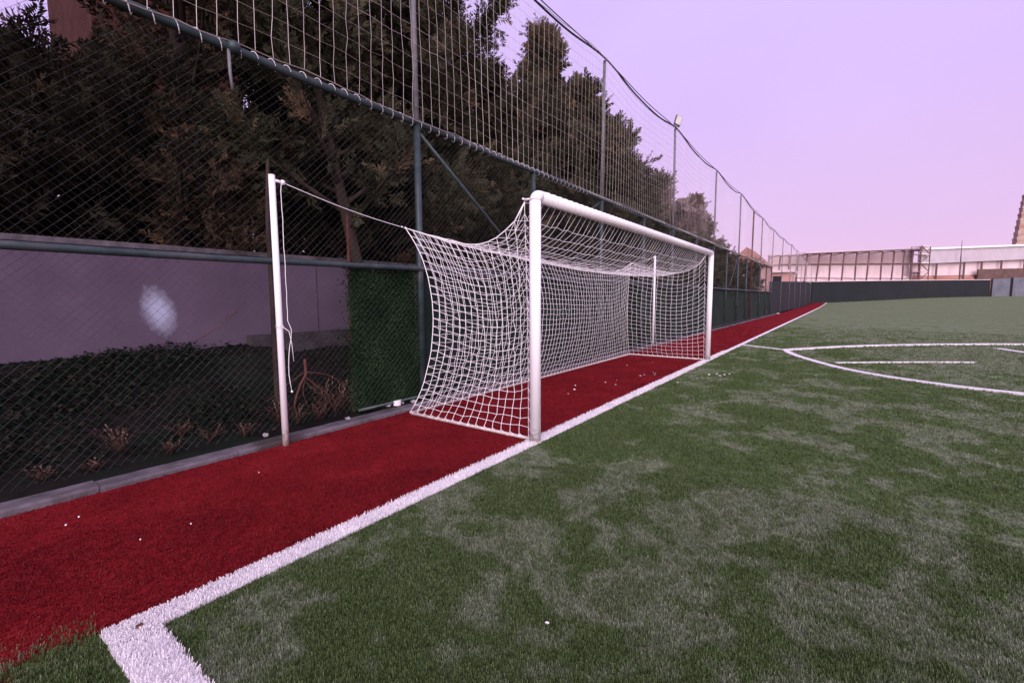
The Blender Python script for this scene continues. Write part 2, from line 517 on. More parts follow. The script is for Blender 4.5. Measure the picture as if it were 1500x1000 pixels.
def blades(name, mask, mat, n, length, width, dz, per=5, lean=.55):
    x, y, rr = scatter(n, 1.1, 26, 156)
    k = mask(x, y)
    x, y, rr = x[k], y[k], rr[k]
    m = len(x)
    grow = np.clip((rr / 4.0), 1, 5) ** .6
    tuft = rng.random(m)
    X = np.repeat(x, per) + rng.normal(0, .006, m * per)
    Y = np.repeat(y, per) + rng.normal(0, .006, m * per)
    G = np.repeat(grow, per)
    Tn = np.clip(np.repeat(tuft, per) * .7 + rng.random(m * per) * .45, 0, 1) ** 1.4
    N = m * per
    a = rng.random(N) * 2 * np.pi
    L = length * (0.65 + .7 * rng.random(N)) * G ** .6
    W = width * (.7 + .6 * rng.random(N)) * G
    ln = lean * (.3 + rng.random(N))
    d = np.stack([np.cos(a) * ln, np.sin(a) * ln, np.ones(N)], 1)
    d /= np.linalg.norm(d, axis=1, keepdims=True)
    s = np.stack([-np.sin(a), np.cos(a), np.zeros(N)], 1)
    B = np.stack([X, Y, np.full(N, dz - .004)], 1)
    V = np.empty((N, 4, 3))
    V[:, 0] = B - s * W[:, None] / 2; V[:, 1] = B + s * W[:, None] / 2
    tip = B + d * L[:, None]
    V[:, 2] = tip + s * W[:, None] * .22; V[:, 3] = tip - s * W[:, None] * .22
    o = tri_mesh(name, V.reshape(-1, 3), mat, np.repeat(Tn, 4), ngon=4)
    o['kind'] = 'stuff'
    return o

def in_white(x, y):
    return ((np.abs(x) < .074) & (y > -3.41)) | ((x > -.07) & (y > -3.42) & (y < -3.23))
def in_red(x, y):
    e = np.where(y >= -3.4, -.06, np.interp(y, [-12, -5, -3.75, -3.6, -3.5, -3.4], [-.06, -.06, -.12, -.15, -.15, -.10]))
    return (x < e + rng.normal(0, .09, len(x)) * (y < -3.36)) & (x > XK - .01) & ~in_white(x, y)
def in_green(x, y):
    k = ~in_white(x, y) & ~in_red(x, y) & (x > -.6) & ((x > 0) | (y < -3.38))
    for P, hw in LINE_PTS:
        Q = np.concatenate([P[:-1] + (P[1:] - P[:-1]) * t for t in np.linspace(0, 1, 6, endpoint=False)])
        near = np.where((y > P[:, 1].min() - .3) & (x > -.1))[0]
        d = np.full(len(near), 9.0)
        for q in Q:
            d = np.minimum(d, (x[near] - q[0]) ** 2 + (y[near] - q[1]) ** 2)
        k[near] &= d > (hw * .95) ** 2
    return k
blades('grass', in_green, M['blade_green'], 400000, .021, .0042, 0)
blades('red_turf_fibres', in_red, M['blade_red'], 260000, .013, .0042, .004)
wx = rng.random(60000)
def white_fibres():
    n = 26000
    # along the goal line, denser near the corner, and along the touch line
    y = -3.4 + 13 * rng.random(n) ** 2.2
    x = rng.uniform(-.076, .076, n)
    n2 = 9000
    x = np.concatenate([x, -.07 + 2.6 * rng.random(n2) ** 1.5]); y = np.concatenate([y, rng.uniform(-3.415, -3.23, n2)])
    N = len(x)
    a = rng.random(N) * 2 * np.pi
    d = np.hypot(x - CAM[0], y - CAM[1]); G = np.clip(d / 4, 1, 3) ** .5
    L = .022 * (.7 + .6 * rng.random(N)) * G ** .6; W = .0055 * (.7 + .6 * rng.random(N)) * G
    ln = .5 * (.3 + rng.random(N))
    dv = np.stack([np.cos(a) * ln, np.sin(a) * ln, np.ones(N)], 1); dv /= np.linalg.norm(dv, axis=1, keepdims=True)
    s = np.stack([-np.sin(a), np.cos(a), np.zeros(N)], 1)
    B = np.stack([x, y, np.full(N, .004)], 1)
    V = np.empty((N, 4, 3))
    V[:, 0] = B - s * W[:, None] / 2; V[:, 1] = B + s * W[:, None] / 2
    tip = B + dv * L[:, None]
    V[:, 2] = tip + s * W[:, None] * .3; V[:, 3] = tip - s * W[:, None] * .3
    o = tri_mesh('white_line_fibres', V.reshape(-1, 3), M['blade_white'], np.repeat(rng.random(N), 4), ngon=4)
    o['kind'] = 'stuff'
white_fibres()

# ------------------------------------------------------------------ goal
def pipe_run(pts, r, sides=28):
    b = MB(); b.tube(pts, r, sides)
    return b
goal = thing('football_goal', (0, 0, 0), 'full size white round-tube goal frame standing on the goal line', 'goal')
PR = .058
for yy in (0, 7.44):
    pipe_run([(0, yy, -.02), (0, yy, 2.445)], PR).build('goal_post', M['white'], goal, True)
    # mitred elbow joining post and crossbar
    sgn = 1 if yy == 0 else -1
    arc = [(0, yy + sgn * (.075 - .075 * math.cos(t)), 2.445 + .055 * math.sin(t)) for t in np.linspace(0, math.pi / 2, 8)]
    pipe_run(arc, PR).build('corner_elbow', M['white'], goal, True)
pipe_run([(0, .075, 2.50), (0, 2.5, 2.503), (0, 5, 2.503), (0, 7.365, 2.50)], PR).build('crossbar', M['white'], goal, True)
gb = MB()
gb.tube([(-.05, 0, .022), (-1.86, .0, .022), (-1.92, .05, .022), (-1.93, 3.72, .024), (-1.92, 7.39, .022), (-1.86, 7.44, .022), (-.05, 7.44, .022)], .019, 10)
gb.build('ground_bar', M['white'], goal, True)
for yy in (0, 7.44):
    hb = MB()
    hb.tube([(-.05, yy, 2.47), (-.125, yy, 2.475)], .011, 8)
    hb.tube([(-.125, yy - .03, 2.475), (-.125, yy + .03, 2.475)], .009, 8)
    hb.ball((-.125, yy - .03, 2.475), .013, 8, 5); hb.ball((-.125, yy + .03, 2.475), .013, 8, 5)
    hb.build('net_hook', M['white'], goal, True)

# ---- net
net = thing('goal_net', (-1, 3.72, 0), 'white knotted goal net draped and sagging behind the goal frame', 'net')
TX = [-.13, -.22, -.46, -.66, -.87, -1.08, -1.55, -1.92]
TZ = [2.44, 2.29, 2.135, 2.075, 2.08, 2.12, 2.25, 2.36]
def top_edge(u):
    x = -.13 - 1.79 * np.asarray(u)
    return x, np.interp(-x, [-q for q in TX], TZ)
_u = np.linspace(0, 1, 60)
_x, _z = top_edge(_u)
for _ in range(3):
    _z[1:-1] = (_z[:-2] + 2 * _z[1:-1] + _z[2:]) / 4
KV = [0, .06, .15, .33, .5, .62, .75, .85, .93, 1]
KX = [-1.92, -1.83, -1.73, -1.62, -1.58, -1.585, -1.63, -1.70, -1.80, -1.92]
def edge_back(v):
    v = np.asarray(v)
    x = np.interp(v, KV, KX)
    return x, .11 * np.sin(np.pi * np.clip(v, 0, 1)), .025 + (2.36 - .025) * v
def coons(A0, A1, B0, B1):
    """A0,A1: curves over u at v=0,1 (nu,3);  B0,B1: curves over v at u=0,1 (nv,3)"""
    nu, nv = len(A0), len(B0)
    u = np.linspace(0, 1, nu)[:, None, None]; v = np.linspace(0, 1, nv)[None, :, None]
    P = (1 - v) * A0[:, None] + v * A1[:, None] + (1 - u) * B0[None] + u * B1[None]
    P -= (1 - u) * (1 - v) * A0[0] + u * (1 - v) * A0[-1] + (1 - u) * v * A1[0] + u * v * A1[-1]
    return P
NU, NV, NY = 16, 24, 61
u = np.linspace(0, 1, NU); vv = np.linspace(0, 1, NV); ss = np.linspace(0, 1, NY)
def side(y0, sgn):
    far = sgn < 0
    A0 = np.stack([-.10 - 1.82 * u, np.full(NU, y0), np.full(NU, .035)], 1)
    tz = np.interp(u, _u, _z)
    A1 = np.stack([-.13 - 1.79 * u, np.full(NU, y0), tz], 1)
    B0 = np.stack([-.085 - .045 * vv, np.full(NV, y0) + sgn * .02 * np.sin(np.pi * vv), .035 + (2.44 - .035) * vv], 1)
    bx, by_, bz = edge_back(vv)
    bz = .035 + (2.36 - .035) * vv
    if far:
        bx = -1.92 + .06 * np.sin(np.pi * vv); by_ = .34 * np.sin(np.pi * vv) ** .8
    B1 = np.stack([bx, y0 + sgn * by_, bz], 1)
    P = coons(A0, A1, B0, B1)
    bump = np.sin(np.pi * u)[:, None] * np.sin(np.pi * vv)[None]
    P[:, :, 1] += sgn * .10 * bump
    P[:, :, 2] -= .035 * bump
    J = rng.normal(0, .006, P.shape); J[0] = J[-1] = 0; J[:, 0] = J[:, -1] = 0
    return P + J
S0, S1 = side(0, 1), side(7.44, -1)
def rear_line():
    z = np.interp(ss, [0, .06, .15, .37, .62, .83, .94, 1], [2.36, 2.29, 2.22, 2.115, 2.04, 2.06, 2.22, 2.36])
    for _ in range(3):
        z[1:-1] = (z[:-2] + 2 * z[1:-1] + z[2:]) / 4
    x = -1.92 + .10 * np.sin(np.pi * ss)
    return np.stack([x, 7.44 * ss, z], 1)
RL = rear_line()
def back():
    A0 = np.stack([np.full(NY, -1.925), 7.44 * ss, np.full(NY, .035)], 1)
    P = coons(A0, RL, S0[-1], S1[-1])
    bump = np.sin(np.pi * ss)[:, None] ** .6 * np.sin(np.pi * vv)[None]
    P[:, :, 0] += .06 * bump
    J = rng.normal(0, .006, P.shape); J[0] = J[-1] = 0; J[:, 0] = J[:, -1] = 0
    return P + J
BK = back()
def roofp():
    A0 = np.stack([np.full(NY, -.06), 7.44 * ss, np.full(NY, 2.455)], 1)
    A0[0], A0[-1] = S0[0, -1], S1[0, -1]
    P = coons(A0, RL, S0[:, -1], S1[:, -1])
    bump = np.sin(np.pi * ss)[:, None] ** .5 * np.sin(np.pi * u)[None]
    P[:, :, 2] -= .02 * bump
    J = rng.normal(0, .007, P.shape); J[0] = J[-1] = 0; J[:, 0] = J[:, -1] = 0
    return P + J
RF = roofp()
CR = .0030
def net_panel(name, P, extra=None, knots=False):
    b = MB()
    for i in range(P.shape[0]):
        b.tube(P[i], CR, 4, False)
    for j in range(P.shape[1]):
        b.tube(P[:, j], CR, 4, False)
    if knots:
        for i in range(1, P.shape[0] - 1):
            for j in range(1, P.shape[1] - 1):
                c = P[i, j]; r = .0072
                b.add([c + (r, 0, 0), c - (r, 0, 0), c + (0, r, 0), c - (0, r, 0), c + (0, 0, r), c - (0, 0, r)],
                      [(0, 2, 4), (2, 1, 4), (1, 3, 4), (3, 0, 4), (2, 0, 5), (1, 2, 5), (3, 1, 5), (0, 3, 5)])
    if extra:
        extra(b)
    return b.build(name, M['cord'], net)
def ties(yy):
    def f(b):
        P = S0 if yy == 0 else S1
        for j in range(1, NV - 1):
            c = P[0, j]
            d = [(-.03, 0, .045), (-.03, 0, -.04)][j % 2]
            b.tube([c, c + np.array((.028, .0, -.035 - .02 * (j % 3))), c + np.array((.04, 0, -.055 - .02 * (j % 3)))], CR, 4, False)
        # gathered strands up to the hook
        h = np.array((-.125, yy, 2.462))
        for k_ in ((0, -1), (1, -1), (0, -2), (0, -3), (1, -2), (2, -2)):
            b.tube([P[k_], P[k_] * .4 + h * .6 + np.array((-.004, 0, 0)), h], CR, 4, False)
        # wraps round the ground bar
        for i in range(NU):
            c = P[i, 0]
            s_ = .03
            b.tube([c + (0, 0, .02), c + (s_ * .6, .022, 0), c + (s_, 0, -.030), c + (s_ * .6, -.022, 0)], CR, 4, False)
    return f
net_panel('side_panel', S0, ties(0), True)
net_panel('side_panel', S1, ties(7.44))
def lower_fringe(b):
    for i in range(0, NY):
        c = BK[i, 0]
        b.tube([c + (0, 0, .02), c + (.024, .006, .0), c + (.0, .012, -.03), c + (-.024, .006, 0)], CR, 4, False)
net_panel('back_panel', BK, lower_fringe)
net_panel('roof_panel', RF)
br = MB()
br.tube(RL, .0075, 6)
br.tube(S0[:, -1], .0068, 6); br.tube(S1[:, -1], .0068, 6)
br.tube(S0[-1], .0055, 6); br.tube(S1[-1], .0055, 6)
br.build('border_rope', M['cord'], net, True)
# lacing that holds the roof to the crossbar
lc = MB()
q = []
for i in range(1, NY - 1):
    c = RF[i, 0]
    for t in np.linspace(-2.4, 3.2, 11):
        q.append((-.062 * math.cos(t), c[1] + .122 * (t + 2.4) / 6.28, 2.501 + .062 * math.sin(t)))
lc.tube(q, .0022, 4, False)
lc.build('lacing', M['cord'], net)

# ---- stanchions behind the goal, each with its own tension rope
def stanchion(x, y, h, label, sgn, lean):
    t = thing('net_stanchion', (x, y, 0), label, 'post', 'white net stanchions behind the goal')
    b = MB(); b.tube([(x, y, -.02), (x + lean * .5, y, h * .5), (x + lean, y, h)], [.032, .031, .030], 16); b.build('pole', M['white'], t, True)
    b = MB(); b.tube([(x + lean, y + sgn * .028, h - .04), (x + lean, y + sgn * .095, h - .045)], .015, 10); am = b.build('arm', M['white'], t, True)
    b = MB(); b.ball((x + lean, y + sgn * .105, h - .045), .026, 14, 8); b.build('pulley_knob', M['white'], am, True)
    b = MB(); b.tube([(x + lean, y, h - .001), (x + lean, y, h + .008)], .031, 16); b.build('end_cap', M['white'], t, True)
    return np.array((x + lean, y + sgn * .105, h - .045))
k0 = stanchion(-2.02, -1.57, 2.68, 'near white net stanchion with a slack cord tied round its pole', 1, 0)
k1 = stanchion(-2.10, 9.78, 2.72, 'far white net stanchion seen through the net beyond the goal', -1, 0)
def rope(kn, corner, label, tail):
    b = MB()
    n = 14
    pts = [kn + (np.array(corner) - kn) * t + np.array((0, 0, -.03 * math.sin(math.pi * t))) for t in np.linspace(0, 1, n)]
    b.tube(pts, .0034, 6)
    c = np.array(corner)
    b.ball(c, .014, 8, 5); b.ball(c + (kn - c) * .035, .010, 8, 5)
    if tail:
        rr = random.Random(4)
        x, y, z = kn
        q = [(x, y - .012, z)]
        for i in range(1, 24):
            zz = z - i * (z - .55) / 23
            w = .0 if zz > 1.25 else .03 * math.sin(zz * 6) + .012
            q.append((x + .03 + rr.uniform(-.003, .003), y - .035 + w + rr.uniform(-.003, .003), zz))
        b.tube(q, .0034, 6)
        b.ball(q[-1], .012, 8, 5)
        # turns and a bow tied round the pole
        for s_ in range(3):
            b.tube([(-2.02 + .037 * math.cos(a), -1.57 + .037 * math.sin(a), 1.20 + .012 * s_ + .002 * a) for a in np.linspace(0, 2 * math.pi, 14)], .0030, 5)
        b.tube([(-1.985, -1.55, 1.21), (-1.96, -1.51, 1.17), (-1.955, -1.49, 1.05), (-1.96, -1.475, .86)], .0030, 5)
    tag(b.build('tension_rope', M['cord'], None, True), label, 'rope', 'cords tensioning the goal net')
rope(k0, (-1.92, 0, 2.36), 'thin white cord from the near stanchion down to the net corner, its loose tail hanging', True)
rope(k1, (-1.92, 7.44, 2.36), 'short white cord from the far stanchion to the far net corner', False)

# ------------------------------------------------------------------ pitch-side fence
FX = -2.33
fence = thing('perimeter_fence', (FX, 0, 0), 'tall dark green pipe and chain-link fence running along the red strip', 'fence')
short_y = [-5.3, 3.5, 9.4, 15.3, 21.3, 27.2, 36.0]
tall = [(0.6, 7.0), (6.5, 7.05), (12.2, 7.1), (18.3, 7.05), (24.4, 7.1), (32.8, 6.95), (39.1, 6.9), (46.5, 6.95), (54.9, 7.15), (62, 7.1), (71, 7.1), (82, 7.1), (95, 7.3)]
for yy in short_y:
    b = MB(); b.tube([(FX, yy, -.1), (FX, yy, 3.84)], .042, 12); b.build('fence_post', M['pipe'], fence, True)
fr = random.Random(8)
for yy, h in tall:
    if yy < 40:
        b = MB(); b.tube([(FX, yy, -.1), (FX, yy, 3.86)], .047, 12); b.build('fence_post', M['pipe'], fence, True)
    ln = fr.uniform(-.10, .06)
    b = MB(); b.tube([(FX + .0, yy, 3.80 if yy < 40 else -.1), (FX + .01, yy + ln * .3, 5.4), (FX + .01, yy + ln, h)], .036, 10)
    b.build('tall_post', M['galv'], fence, True)
b = MB(); b.tube([(FX, 28.9, 0), (FX, 28.95, 6.9)], .045, 10); b.build('rusty_post', M['rust'], fence, True)
b = MB(); b.tube([(FX + .03, -1.77, 3.86), (FX + .035, -1.77, 3.62), (FX + .03, -1.755, 3.48)], [.016, .014, .012], 8); b.build('strap', M['galv'], fence, True)
b = MB(); b.ball((FX + .05, -1.73, 3.87), .058, 12, 8); b.build('rail_joint', M['pipe'], fence, True)
# top rail, sagging a little bay by bay, and mid rail
ys = np.arange(-7, 39.2, .5)
b = MB(); b.tube([(FX + .01, y, 3.87 + .012 * math.sin(y * 1.7) - (.0 if y > -1.6 else .0)) for y in ys], .042, 12); b.build('top_rail', M['pipe'], fence, True)
b = MB(); b.tube([(FX + .035, y, 1.90 + .012 * math.sin(y * 1.1) - .022 * max(0, -y - 1) * .5) for y in np.arange(-7, 39.2, .5)], .034, 10); b.build('mid_rail', M['pipe'], fence, True)
b = MB(); b.tube([(FX + .02, -.5, .10), (FX + .02, 39.2, .10)], .018, 8); b.build('bottom_rail', M['pipe'], fence, True)
for y0, y1, z1 in ((.66, 3.3, 2.1), (12.1, 10.0, 2.1), (24.3, 22.4, 2.1)):
    b = MB(); b.tube([(FX - .01, y0, 3.76), (FX - .03, y1, z1)], .026, 10); b.build('brace', M['pipe'], fence, True)
b = MB(); b.tube([(FX, 6.45, 3.80), (FX - .01, 5.8, 3.45)], .022, 8); b.build('brace', M['pipe'], fence, True)
# chain link: two families of diagonal wires
b = MB()
Y0, Y1, Z0, Z1 = -6.5, 39.0, .10, 3.85
step = .080
for fam in (1, -1):
    c0 = Y0 - (Z1 - Z0)
    c = c0
    while c < Y1 + (Z1 - Z0):
        # y = c + fam*(z - Z0)   (fam 1)   or y = c + (Z1 - z)
        zs = np.linspace(Z0, Z1, 9)
        yy = c + (zs - Z0) if fam == 1 else c + (Z1 - zs)
        if fam == 1:
            yy = yy
        kmask = (yy >= Y0) & (yy <= Y1)
        if kmask.sum() >= 2:
            zz, y2 = zs[kmask], yy[kmask]
            wob = .012 * np.sin(zz * 2.1 + c * 3.0) + rng.normal(0, .005, len(zz))
            b.tube(np.stack([np.full(len(zz), FX - .012 * fam * .3) + .012 * np.sin(c * 1.3 + zz * 2), y2 + wob, zz + rng.normal(0, .006, len(zz))], 1), (.0012 if fam == 1 else .0007) * (1 if c < 9 else .7), 3, False)
        c += step + random.uniform(-.006, .006)
b.build('chain_link', M['wire'], fence)

# ---- ball-stop net above the fence
bn = thing('ball_stop_net', (FX + .06, 20, 3.87), 'tall square-mesh ball net of pale cords strung above the chain-link fence', 'net')
b = MB()
NX = FX + .055
topz = lambda y: 7.0 + .10 * math.cos(y * 1.05) - .05
y = -4.2
cols = []
while y < 96:
    cols.append(y)
    y += (.168 if y < 40 else .34) * random.uniform(.94, 1.06)
zs = np.linspace(3.90, 7.0, 17)
pos = np.empty((len(cols), 17, 3))
for i, y in enumerate(cols):
    zz = 3.90 + (topz(y) - 3.90) * np.linspace(0, 1, 17)
    wob = .016 * np.sin(zz * 1.6 + y * .9) + rng.normal(0, .007, 17)
    pos[i, :, 0] = NX + .02 * np.sin(y * .7 + zz * .5)
    pos[i, :, 1] = y + wob
    pos[i, :, 2] = zz + rng.normal(0, .006, 17) + .018 * np.sin(y * 2.1 + zz)
for i, y in enumerate(cols):
    b.tube(pos[i], .0027 if y < 3 else .0021, 3, False)
for j in range(17):
    b.tube(pos[:, j], .0021 if j not in (0, 16) else .006, 3, False)
b.build('mesh_cords', M['ballcord'], bn)
lash = MB()
q = []
for y in cols:
    if y > 34:
        break
    for t in np.linspace(2.2, -3.4, 10):
        q.append((NX - .055 + .052 * math.cos(t), y + .10 * (2.2 - t) / 5.6 - .03, 3.872 + .052 * math.sin(t)))
lash.tube(q, .0038, 4, False)
lash.build('lashing', M['cord'], bn)

# cables along the top
def cable(pts, r, label):
    b = MB(); b.tube(smooth_curve(pts, 8), r, 6)
    tag(b.build('overhead_cable', M['cable'], None, True), label, 'cable', 'black cables along the net posts')
tops = [(yy, h) for yy, h in tall if yy > 0]
p1, p2 = [(FX, -5, 6.9)], [(FX + .05, -5, 7.25)]
for (ya, ha), (yb, hb) in zip(tops[:-1], tops[1:]):
    p1 += [(FX + .05, ya, ha + .02), (FX + .06, (2 * ya + yb) / 3, (2 * ha + hb) / 3 - .15), (FX + .06, (ya + 2 * yb) / 3, (ha + 2 * hb) / 3 - .16)]
    if yb < 60:
        p2 += [(FX + .03, ya + .05, ha + .035), (FX + .03, (ya + yb) / 2, (ha + hb) / 2 - .04)]
p1.append((FX + .05, 95, 7.3)); p2.append((FX + .03, 60, 7.15))
cable(p1, .021, 'thick black cable drooping between the tops of the net posts')
cable(p2, .011, 'thinner black wire strung just above the drooping thick cable')

fl = thing('floodlight', (FX, 12.2, 7.1), 'small box floodlight tilted on top of a net post against the sky', 'floodlight')
b = MB(); b.tube([(FX, 12.2, 7.08), (FX, 12.2, 7.25)], .03, 8); b.tube([(FX - .0, 12.10, 7.25), (FX, 12.30, 7.25)], .02, 8); b.build('bracket', M['galv'], fl, True)
b = MB(); b.box((FX - .04, 12.09, 7.27), (FX + .04, 12.31, 7.62)); ob = b.build('lamp_housing', M['galv'], fl)
b = MB(); b.box((FX + .042, 12.105, 7.285), (FX + .048, 12.295, 7.605)); b.build('lamp_glass', M['lampglass'], ob)
fl.rotation_euler = (R(-20), R(-8), R(-38))

# ------------------------------------------------------------------ leafy panel and screens hung on the fence
def leaf_panel(name, y0, y1, z0, z1, n, label, group=None):
    t = thing(name, (FX, (y0 + y1) / 2, z0), label, 'hedge panel', group)
    b = MB(); b.box((FX - .075, y0 + .02, z0 + .02), (FX - .065, y1 - .02, z1 - .02)); b.build('backing_mesh', M['screen'], t)
    y = rng.uniform(y0, y1, n); z = rng.uniform(z0, z1, n)
    ed = rng.random(n) < .09
    y = np.where(ed, np.where(rng.random(n) < .6, y0 - rng.exponential(.035, n), y1 + rng.exponential(.015, n)), y)
    tp_ = rng.random(n) < .05
    z = np.where(tp_, z1 + rng.exponential(.025, n), z)
    z = np.where(rng.random(n) < .03, z0 - rng.exponential(.03, n), z)
    x = FX - .055 + rng.random(n) * .045 + .012 * np.sin(y * 9) * np.sin(z * 7)
    a = rng.random(n) * 2 * np.pi
    L = rng.uniform(.014, .032, n)
    til = rng.normal(0, .55, n); til2 = rng.normal(.35, .4, n)
    d = np.stack([til * .5, np.cos(a), np.sin(a) - .5], 1); d /= np.linalg.norm(d, axis=1, keepdims=True)
    nn = np.stack([np.ones(n), til2, til * .6 + .5], 1)
    s = np.cross(nn, d); s /= np.linalg.norm(s, axis=1, keepdims=True)
    B = np.stack([x, y, z], 1)
    V = np.empty((n, 4, 3))
    V[:, 0] = B; V[:, 1] = B + d * (L * .45)[:, None] + s * (L * .42)[:, None]
    V[:, 2] = B + d * L[:, None]; V[:, 3] = B + d * (L * .45)[:, None] - s * (L * .42)[:, None]
    tint = np.clip(rng.random(n) * .8 + .2 * np.sin(y * 8) * np.sin(z * 6) , 0, 1)
    tri_mesh('leaves', V.reshape(-1, 3), M['ivy'], np.repeat(tint, 4), t, 4)
    return t
leaf_panel('hedge_panel', -.50, .56, .14, 1.87, 20000, 'artificial ivy hedge panel on the fence between the near stanchion and the net')
leaf_panel('hedge_panel', 6.60, 9.30, .14, 1.87, 22000, 'artificial ivy hedge panel on the fence behind the far end of the goal')
def screen(y0, y1, z0, z1, mat, label, x=FX - .075):
    t = thing('windscreen', (x, (y0 + y1) / 2, z0), label, 'fence screen', 'dark screens hung on the fence')
    ys = np.arange(y0, y1 + .001, max(.15, (y1 - y0) / 60))
    zs = np.linspace(z0, z1, 7)
    v, f = [], []
    for y in ys:
        for j, z in enumerate(zs):
            v.append((x + .014 * math.sin(y * 4.2 + j) + rng.normal(0, .004), y, z + (.012 * math.sin(y * 2.1) if j == 6 else 0)))
    for i in range(len(ys) - 1):
        for j in range(6):
            a = i * 7 + j
            f.append((a, a + 7, a + 8, a + 1))
    n = len(v)
    b = MB(); b.add(v + [(q[0] - .012, q[1], q[2]) for q in v], f + [tuple(k + n for k in q[::-1]) for q in f])
    b.build('sheet', mat, t, True)
    b = MB(); b.tube([(x + .03, y, z1 + .012 * math.sin(y * 2.1)) for y in ys], .014, 6); b.build('hem', M['galv'], t)
    return t
screen(.66, 3.45, .12, 1.87, M['screen'], 'dark green screen sheet right behind the near half of the goal')
screen(3.55, 6.42, .12, 1.87, M['screen'], 'dark green screen sheet behind the middle of the goal')
screen(9.45, 39.4, .12, 1.93, M['screen'], 'long dark green screen running on along the red strip beyond the goal')
# post-like rusty uprights standing just behind the fence
for yy, h, lab in ((-.47, 2.5, 'thin rusty pipe standing at the left edge of the ivy panel'), (7.9, 1.95, 'short rusty pipe standing behind the far end of the goal')):
    b = MB(); b.tube([(FX - .12, yy, .02), (FX - .12, yy + .01, h)], .015, 8); b.ball((FX - .12, yy + .01, h), .016, 8, 5)
    tag(b.build('rusty_pipe', M['rust'], None, True), lab, 'pipe', 'rusty pipes by the fence')

# ------------------------------------------------------------------ retaining wall
wall = thing('retaining_wall', (-5.1, 3, .6), 'grey plastered retaining wall below the trees behind the fence', 'wall')
b = MB()
ys = np.linspace(-9, 30, 60)
ztop = 2.16
n = len(ys)
v = [(-5.02 + .008 * math.sin(y * 2), y, .3) for y in ys] + [(-5.02 + .008 * math.sin(y * 2), y, ztop) for y in ys] + \
    [(-5.28, y, ztop) for y in ys] + [(-5.28, y, .3) for y in ys]
f = []
for i in range(n - 1):
    for k in range(3):
        f.append((k * n + i, k * n + i + 1, (k + 1) * n + i + 1, (k + 1) * n + i))
b.add(v, f)
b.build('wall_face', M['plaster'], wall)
b = MB(); b.box((-5.32, -9, ztop + .002), (-4.985, 30, ztop + .07)); b.build('coping', M['concrete'], wall)
b = MB(); b.box((-4.99, -.6, .5), (-4.80, 30, .93)); b.box((-4.797, -.2, .4), (-4.50, 30, .78)); b.build('footing', M['footing'], wall)
for yy in (-4.4, .62, 3.9):
    b = MB(); b.box((-5.02, yy, .5), (-5.0085, yy + .014, 2.155)); b.build('joint', M['footing'], wall)
# ------------------------------------------------------------------ trees
def frond_template(seed, n=11):
    r = np.random.default_rng(seed)
    tris = []
    bend = r.uniform(-.25, .1)
    def stem(t):
        return np.array((t, .05 * math.sin(3 * t + seed), bend * t * t))
    for k in range(n):
        t = .12 + .88 * k / (n - 1)
        for sgn in (1, -1):
            if r.random() < .12:
                continue
            L = (.36 * (1 - .72 * t) + .06) * r.uniform(.7, 1.25)
            ang = R(r.uniform(28, 52)) * sgn
            p = stem(t - .06)
            d = np.array((math.cos(ang), math.sin(ang), r.normal(0, .35)))
            d /= np.linalg.norm(d)
            s = np.cross(d, (0, 0, 1)); s /= np.linalg.norm(s)
            w = .042 * r.uniform(.7, 1.3)
            q = p + d * L
            mid = p + d * L * .45 + np.array((0, 0, r.normal(0, .03)))
            tris += [p, mid + s * w, q, p, q, mid - s * w]
    p = stem(.8); q = stem(1.12)
    tris += [p + (0, .03, 0), q, p - (0, .03, 0)]
    return np.array(tris)
FRONDS = [frond_template(k) for k in range(6)]

def place_fronds(pos, dirs, size, tint):
    """rotate, scale and drop feathery sprays at pos pointing along dirs"""
    n = len(pos)
    dirs = dirs / (np.linalg.norm(dirs, axis=1, keepdims=True) + 1e-9)
    roll = rng.random(n) * 2 * np.pi
    ref = np.tile((0, 0, 1.), (n, 1)); ref[np.abs(dirs[:, 2]) > .95] = (1, 0, 0)
    a = np.cross(dirs, ref); a /= np.linalg.norm(a, axis=1, keepdims=True)
    c = np.cross(a, dirs)
    A = a * np.cos(roll)[:, None] + c * np.sin(roll)[:, None]
    C = np.cross(dirs, A)
    Vs, Ts = [], []
    which = rng.integers(0, len(FRONDS), n)
    for k in range(len(FRONDS)):
        m = which == k
        if not m.any():
            continue
        T = FRONDS[k]
        s = size[m][:, None, None]
        V = pos[m][:, None] + s * (T[None, :, 0, None] * dirs[m][:, None] + T[None, :, 1, None] * A[m][:, None] + T[None, :, 2, None] * C[m][:, None])
        Vs.append(V.reshape(-1, 3))
        Ts.append(np.repeat(np.clip(tint[m], 0, 1), T.shape[0]))
    return np.concatenate(Vs), np.concatenate(Ts)

